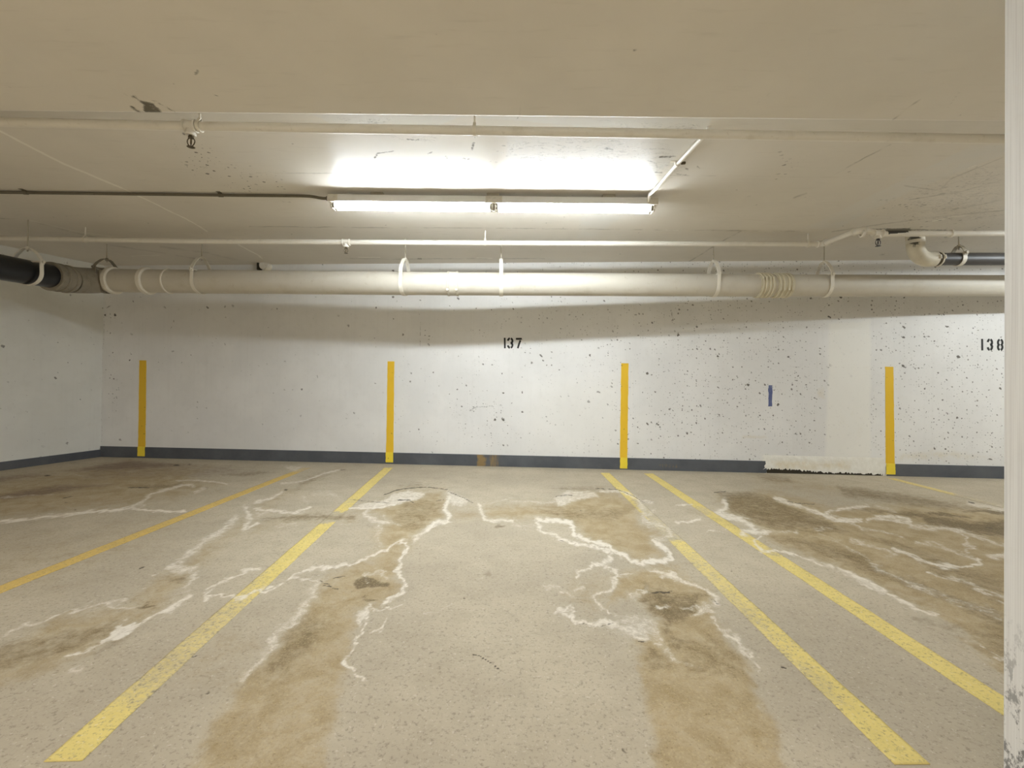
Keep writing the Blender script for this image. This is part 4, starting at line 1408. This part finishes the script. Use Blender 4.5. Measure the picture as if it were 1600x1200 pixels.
def elbow(parent, c, d1, d2, r, reach, mat='pipe', name='elbow_fitting'):
    d1, d2, c = Vector(d1).normalized(), Vector(d2).normalized(), Vector(c)
    a, b = c + d1 * reach, c + d2 * reach
    pts_ = []
    for i in range(9):
        s_ = i / 8
        pts_.append(a * (1 - s_) ** 2 + c * (2 * s_ * (1 - s_)) + b * s_ ** 2)
    mb = MB()
    mb.tube(pts_, r * 1.22, 24)
    mb.ring(a, d1, r * .9, r * 1.45, r * .55, 28)
    mb.ring(b, d2, r * .9, r * 1.45, r * .55, 28)
    return mb.build(name, mat, parent)


elbow(t2, e1, (-1, 0, 0), (0, -1, 0), BR, .045)
elbow(t2, Vector((q0.x, 3.815, q0.z)), (0, 1, 0), (1, 0, 0), BR, .045)
c = at(541, 378.6, by_ + .004)
tee(t2, c, (1, 0, 0), BR, .066, drop=.026)
sprinkler(t2, c + Vector((0, 0, -.040)), 'bronze', .95)
c = at(1372, 364.6, 3.81)
tee(t2, c, (1, 0, 0), BR, .075, drop=.024)
sprinkler(t2, c + Vector((0, 0, -.038)), 'dark_bronze', 1.05)
for u in (1347, 1486):
    MB().ring(at(u, 365, 3.81), (1, 0, 0), BR * .9, BR * 1.4, .02, 28).build('coupling', 'pipe', t2)
mb = MB().tube([at(1385, 365, 3.81), at(1400, 365, 3.81), at(1416, 365, 3.81)], BR * 1.06, 24)  # a stretch of the run coloured black
part_label(mb.build('black_section', 'matte', t2), 'black stretch of pipe')


def loop_hanger(c, axis, r, label, mat='hanger'):
    "small swivel loop around a sprinkler pipe with a short rod to the ceiling"
    c = Vector(c)
    axis = Vector(axis).normalized()
    t_ = thing('pipe_hanger', (c.x, c.y, CEIL), label, 'pipe hanger', 'sprinkler pipe hangers')
    side = axis.cross(Vector((0, 0, 1))).normalized()
    up = Vector((0, 0, 1))
    mb = MB()
    rr = r + .004
    path = [c + side * (rr * math.sin(a)) - up * (rr * math.cos(a)) for a in [math.radians(-150 + 300 * i / 24) for i in range(25)]]
    tip = c + up * min(r + .02, CEIL - c.z - .004)
    path = [tip] + path + [tip]
    mb.strap(path, .016, .004, axis)
    mb.build('loop', mat, t_)
    if CEIL - tip.z > .006:
        MB().tube([tip - up * .004, Vector((tip.x, tip.y, CEIL))], .005, 10).build('rod', mat, t_)
    else:
        MB().box(tip, (.02, .02, .008)).build('anchor', mat, t_, smooth=0)
    return t_


loop_hanger(bp(133, 374.4), (1, 0, 0), BR, 'small hanger on the farther sprinkler pipe near its left end')
loop_hanger(bp(758, 379.6), (1, 0, 0), BR, 'small hanger on the farther sprinkler pipe below the middle of the strip light')
loop_hanger(bp(1262, 381.4), (1, 0, 0), BR, 'small hanger on the farther sprinkler pipe just before its forward step')
loop_hanger(at(312, 197.4, fy + .0086), ax, FR, 'bright white hanger beside the sprinkler head on the nearest pipe')
loop_hanger(at(741.5, 204.2, fy), ax, FR, 'narrow hanger on the nearest sprinkler pipe above the strip light')

# ------------------------------------------------------------------ big drain pipe
DP = [(160, 438.2, 4.80, 17.8), (310, 440, 4.76, 18.3), (690, 443.4, 4.46, 17.9), (1205, 446.2, 4.56, 17.4), (1568, 446.4, 4.63, 16.4), (2250, 446.6, 4.60, 15.8)]


def dpos(u):
    for a, b in zip(DP[:-1], DP[1:]):
        if u <= b[0] or b is DP[-1]:
            s_ = (u - a[0]) / (b[0] - a[0])
            d = 1 / ((1 - s_) / a[2] + s_ / b[2])
            return at(u, a[1] + (b[1] - a[1]) * s_, d), (a[3] + (b[3] - a[3]) * s_) * d / F
    return None


def daxis(u):
    return (dpos(u + 6)[0] - dpos(u - 6)[0]).normalized()


dr = thing('drain_pipe', dpos(690)[0], 'big white drain pipe running the whole width in front of the back wall', 'pipe')
us = [160, 230, 310, 400, 500, 600, 660, 690, 720, 800, 900, 1000, 1100, 1205, 1300, 1400, 1568, 1800, 2240]
mb = MB()
mb.tube([dpos(u)[0] for u in us], [dpos(u)[1] for u in us], 48)
mb.build('pipe', 'drain', dr)
for u, ex, w in ((178, .021, .05), (231, .021, .05), (265, .008, .018)):
    p, r = dpos(u)
    mb = MB().ring(p, daxis(u), r * .95, r + ex, w, 56)
    mb.build('joint_ring', 'hanger', dr)

# turn at the left corner: elbow, coupling and black pipe coming towards us
pc, rc = dpos(160)
bx0 = at(108, 430, 4.52)
pB = at(0, 417.5, 3.86)
pC = at(78, 431.5, 4.30)
dB = (pB - pC).normalized()
pD = pC - dB * .20
corner = pD - dB * .24
corner.z = (corner.z + pc.z) / 2
# painted elbow
pts = []
a_, b_ = pD, Vector(pc)
for i in range(13):
    s_ = i / 12
    pts.append(a_ * (1 - s_) ** 2 + corner * (2 * s_ * (1 - s_)) + b_ * s_ ** 2)
mb = MB().tube(pts, [.128] * 10 + [.126, .124, .122], 48)
part_label(mb.build('elbow_fitting', 'grimy', dr), 'grimy grey painted elbow')
mb = MB()
mb.ring(dpos(163)[0], daxis(170), rc * .9, rc + .012, .03, 56)
mb.build('joint_ring', 'drain', dr)
mb = MB()
mb.tube([pC + dB * .01, pC - dB * .19], .126, 48)
for k in (.0, .07, .15):
    mb.ring(pC - dB * (k + .01), dB, .11, .135, .03, 56)
part_label(mb.build('coupling', 'grimy', dr), 'grey ribbed coupling')
far = pB + dB * 4.2
mb = MB().tube([pC - dB * .02, pB, far], .108, 48)
part_label(mb.build('pipe', 'black', dr), 'glossy black pipe section coming towards us')

# couplings on the straight run
p, r = dpos(708)
ax7 = daxis(712)
mb = MB().tube([p - ax7 * .055, p + ax7 * .055], r + .005, 48)
cp = mb.build('coupling', 'drain', dr)
for k in (-.042, .042):
    mb = MB().ring(p + ax7 * k, ax7, r, r + .009, .018, 56)
    mb.box(p + ax7 * k + Vector((0, -(r + .006) * .78, -(r + .006) * .62)), (.022, .02, .02))
    mb.build('clamp_band', 'drain', cp)
for u0, mat_, hw in ((1191, 'rubber', .068), (1219, 'rubber', .080)):
    p, r = dpos(u0)
    a12 = daxis(u0)
    mb = MB().tube([p - a12 * hw, p + a12 * hw], r + .007, 48)
    cp = part_label(mb.build('coupling', mat_, dr), 'yellowed sleeve with clamp bands')
    for k in (-.75, -.3, .3, .75):
        mb = MB().ring(p + a12 * (k * hw), a12, r, r + .014, .015, 56)
        bdir = Vector((0, -.9, .35 if u0 < 1200 else -.4)).normalized()
        mb.tube([p + a12 * (k * hw) + bdir * (r + .016) + Vector((0, 0, .018)), p + a12 * (k * hw) + bdir * (r + .016) - Vector((0, 0, .018))], .008, 8)
        mb.build('clamp_band', mat_, cp)

# ------------------------------------------------------------------ clevis hangers


def clevis(c, axis, r, label, mat='hanger', apex=None, strap_mat=None, group='clevis hangers holding the drain pipes'):
    c = Vector(c)
    axis = Vector(axis).normalized()
    t_ = thing('pipe_hanger', (c.x, c.y, CEIL), label, 'pipe hanger', group)
    side = axis.cross(Vector((0, 0, 1))).normalized()
    up = side.cross(axis).normalized()
    if up.z < 0:
        up = -up
    rr = r + .005
    hi = r * .92
    apex = apex or r + .115
    apex = min(apex, CEIL - c.z - .05)
    S = lambda a, b: c + side * a + up * b
    path = [S(rr, hi)] + [S(rr * math.cos(a), -rr * math.sin(a)) for a in [math.pi * i / 22 for i in range(23)]] + [S(-rr, hi)]
    MB().strap(path, .036, .005, axis).build('strap', strap_mat or mat, t_, smooth=30)
    ry = rr + .006
    yk = [S(ry, hi - .03), S(ry, hi), S(ry * .76, hi + (apex - hi) * .45), S(ry * .38, hi + (apex - hi) * .90), S(ry * .2, apex), S(-ry * .2, apex), S(-ry * .38, hi + (apex - hi) * .90), S(-ry * .76, hi + (apex - hi) * .45), S(-ry, hi), S(-ry, hi - .03)]
    MB().strap(yk, .034, .006, axis).build('yoke', mat, t_, smooth=30)
    mb = MB().tube([S(ry + .016, hi - .008), S(-ry - .016, hi - .008)], .006, 10)
    mb.tube([S(ry + .006, hi - .008), S(ry + .018, hi - .008)], .013, 6)
    mb.tube([S(-ry - .006, hi - .008), S(-ry - .018, hi - .008)], .013, 6)
    mb.build('cross_bolt', mat, t_)
    top = Vector((c.x, c.y, CEIL))
    tip = S(0, apex - .03)
    rd = MB().tube([tip, Vector((tip.x, tip.y, CEIL))], .0055, 10).build('rod', 'dull', t_)
    mb = MB()
    mb.tube([S(0, apex - .014), S(0, apex - .003)], .013, 6)
    mb.tube([S(0, apex + .003), S(0, apex + .014)], .013, 6)
    mb.build('nut', mat, t_)
    return t_


for u, lab in ((314, 'white clevis hanger on the big drain, first one right of the joint rings'), (632, 'white clevis hanger on the big drain left of its middle coupling'), (783, 'white clevis hanger on the big drain above the number 137'),
               (1115, 'white clevis hanger on the big drain left of the yellowed clamp sleeves'), (1288, 'white clevis hanger on the big drain right of the yellowed clamp sleeves')):
    p, r = dpos(u)
    clevis(p, daxis(u), r, lab, apex=r + .125)
p, r = dpos(166)
clevis(p, daxis(170), r + .01, 'wide grey hanger holding the drain elbow in the corner', mat='grimy', apex=r + .10)
p = at(44, 425.2, 4.07)
clevis(p, dB, .110, 'pale hanger strapped around the black pipe', apex=.21)

# small white pipe sleeve at the top of the back wall, behind the drain
a0 = on_wall(419, 417)
mb = MB()
mb.tube([a0 - WN * .02, a0 + WN * .10], .052, 32)
t = thing('pipe_sleeve', a0, 'small white pipe stub on the wall top behind the big drain', 'pipe stub')
mb.build('stub', 'hanger', t)
a1 = on_wall(409.5, 416)
mb = MB().box(a1 + WN * .05, (.018, .09, .13))
part_label(mb.build('bracket', 'matte', t, smooth=0), 'dark narrow bracket')

# ------------------------------------------------------------------ second drain at the right
ry_ = 4.17
g = thing('drain_pipe', at(1430, 404, ry_), 'short slate grey drain pipe with a mouldy white elbow dropping from the ceiling', 'pipe')
et = at(1429, 366, ry_)
et.z = CEIL - .0005
ec = at(1430, 405, ry_)
ee = at(1458, 404.8, ry_)
er = .066
pts = [et, Vector((ec.x, ry_, ec.z + .17))]
for i in range(1, 11):
    a = math.radians(90 * i / 10)
    R0 = .12
    pts.append(Vector((ec.x + R0 * (1 - math.cos(a)), ry_, ec.z + R0 * (1 - math.sin(a)))))
pts.append(Vector((ee.x, ry_, ee.z)))
n_ = len(pts)
mb = MB().tube(pts, [er * 1.06, er * 1.06] + [er] * (n_ - 2), 36)
eo = mb.build('elbow_fitting', MAT.setdefault('mouldy', mouldy_enamel()), g)
co = np.array([(v.co + g.location)[:] for v in eo.data.vertices])
mtarget = at(1430, 374, ry_ - er)
dd = np.sqrt(((co[:, 0] - mtarget.x) / .05) ** 2 + ((co[:, 1] - mtarget.y) / .06) ** 2 + ((co[:, 2] - mtarget.z) / .055) ** 2)
attribute(eo.data, 'mould', np.clip(1.15 - dd * .6, 0, 1))
mb = MB().ring(Vector((ec.x, ry_, ec.z + .155)), (0, 0, 1), er * .9, er * 1.08, .03, 40)
mb.build('joint_ring', 'pipe', g)
p0 = Vector((ee.x - .02, ry_, ee.z))
p1 = at(2300, 404.5, ry_)
mb = MB().tube([p0, p1], .0555, 36)
part_label(mb.build('pipe', 'slate', g), 'slate grey straight pipe')
pk = at(1462.5, 404.8, ry_)
mb = MB().tube([pk - Vector((.034, 0, 0)), pk + Vector((.034, 0, 0))], .061, 36)
ck = part_label(mb.build('coupling', 'bronze', g), 'rusty clamp coupling')
for k in (-.02, .02):
    mb = MB().ring(pk + Vector((k, 0, 0)), (1, 0, 0), .055, .067, .014, 40)
    mb.tube([pk + Vector((k, -.066, .022)), pk + Vector((k + .004, -.068, -.012))], .009, 8)
    mb.build('clamp_band', 'hanger', ck)
clevis(at(1498, 404.8, ry_), (1, 0, 0), .0555, 'pale hanger around the slate grey pipe at the right', apex=.115, mat='dull', strap_mat='hanger')

# ------------------------------------------------------------------ light of the other lamps of the garage
W = bpy.data.worlds.new('world')
SC.world = W
W.use_nodes = True
W.node_tree.nodes['Background'].inputs[0].default_value = (1, .95, .88, 1)
W.node_tree.nodes['Background'].inputs[1].default_value = 0.0


def lamp_light(name, loc, size, power, col):
    l = bpy.data.lights.new(name, 'AREA')
    l.shape = 'RECTANGLE'
    l.size, l.size_y = size
    l.energy = power
    l.color = col
    o = bpy.data.objects.new(name, l)
    COL.objects.link(o)
    o.location = loc
    return o


AISLE = 86
for x, k in ((-5.5, 1.6), (-1.2, 1.15), (3.6, 1.1)):
    lamp_light('aisle_lamp', (x, -2.0, BEAM - .08), (2.4, .25), AISLE * k, (1, .985, .965))


def tube_light(x0, x1, y, z, power, col):
    "the lit tubes of a fitting in the next bay"
    for k in range(5):
        l = bpy.data.lights.new('bay_tube', 'POINT')
        l.energy = power / 5
        l.color = col
        l.shadow_soft_size = .03
        o = bpy.data.objects.new('bay_tube', l)
        COL.objects.link(o)
        o.location = (x0 + (x1 - x0) * (k + .5) / 5, y, z)


tube_light(4.7, 7.1, 3.30, CEIL - .11, 105, (.88, .95, 1))

SC.view_settings.view_transform = 'Standard'
SC.view_settings.look = 'None'
SC.view_settings.exposure = 0.12
SC.view_settings.gamma = 1.0
SC.cycles.use_denoising = True
SC.cycles.adaptive_threshold = 0.015
SC.cycles.max_bounces = 7
SC.cycles.diffuse_bounces = 5
SC.cycles.sample_clamp_indirect = 8
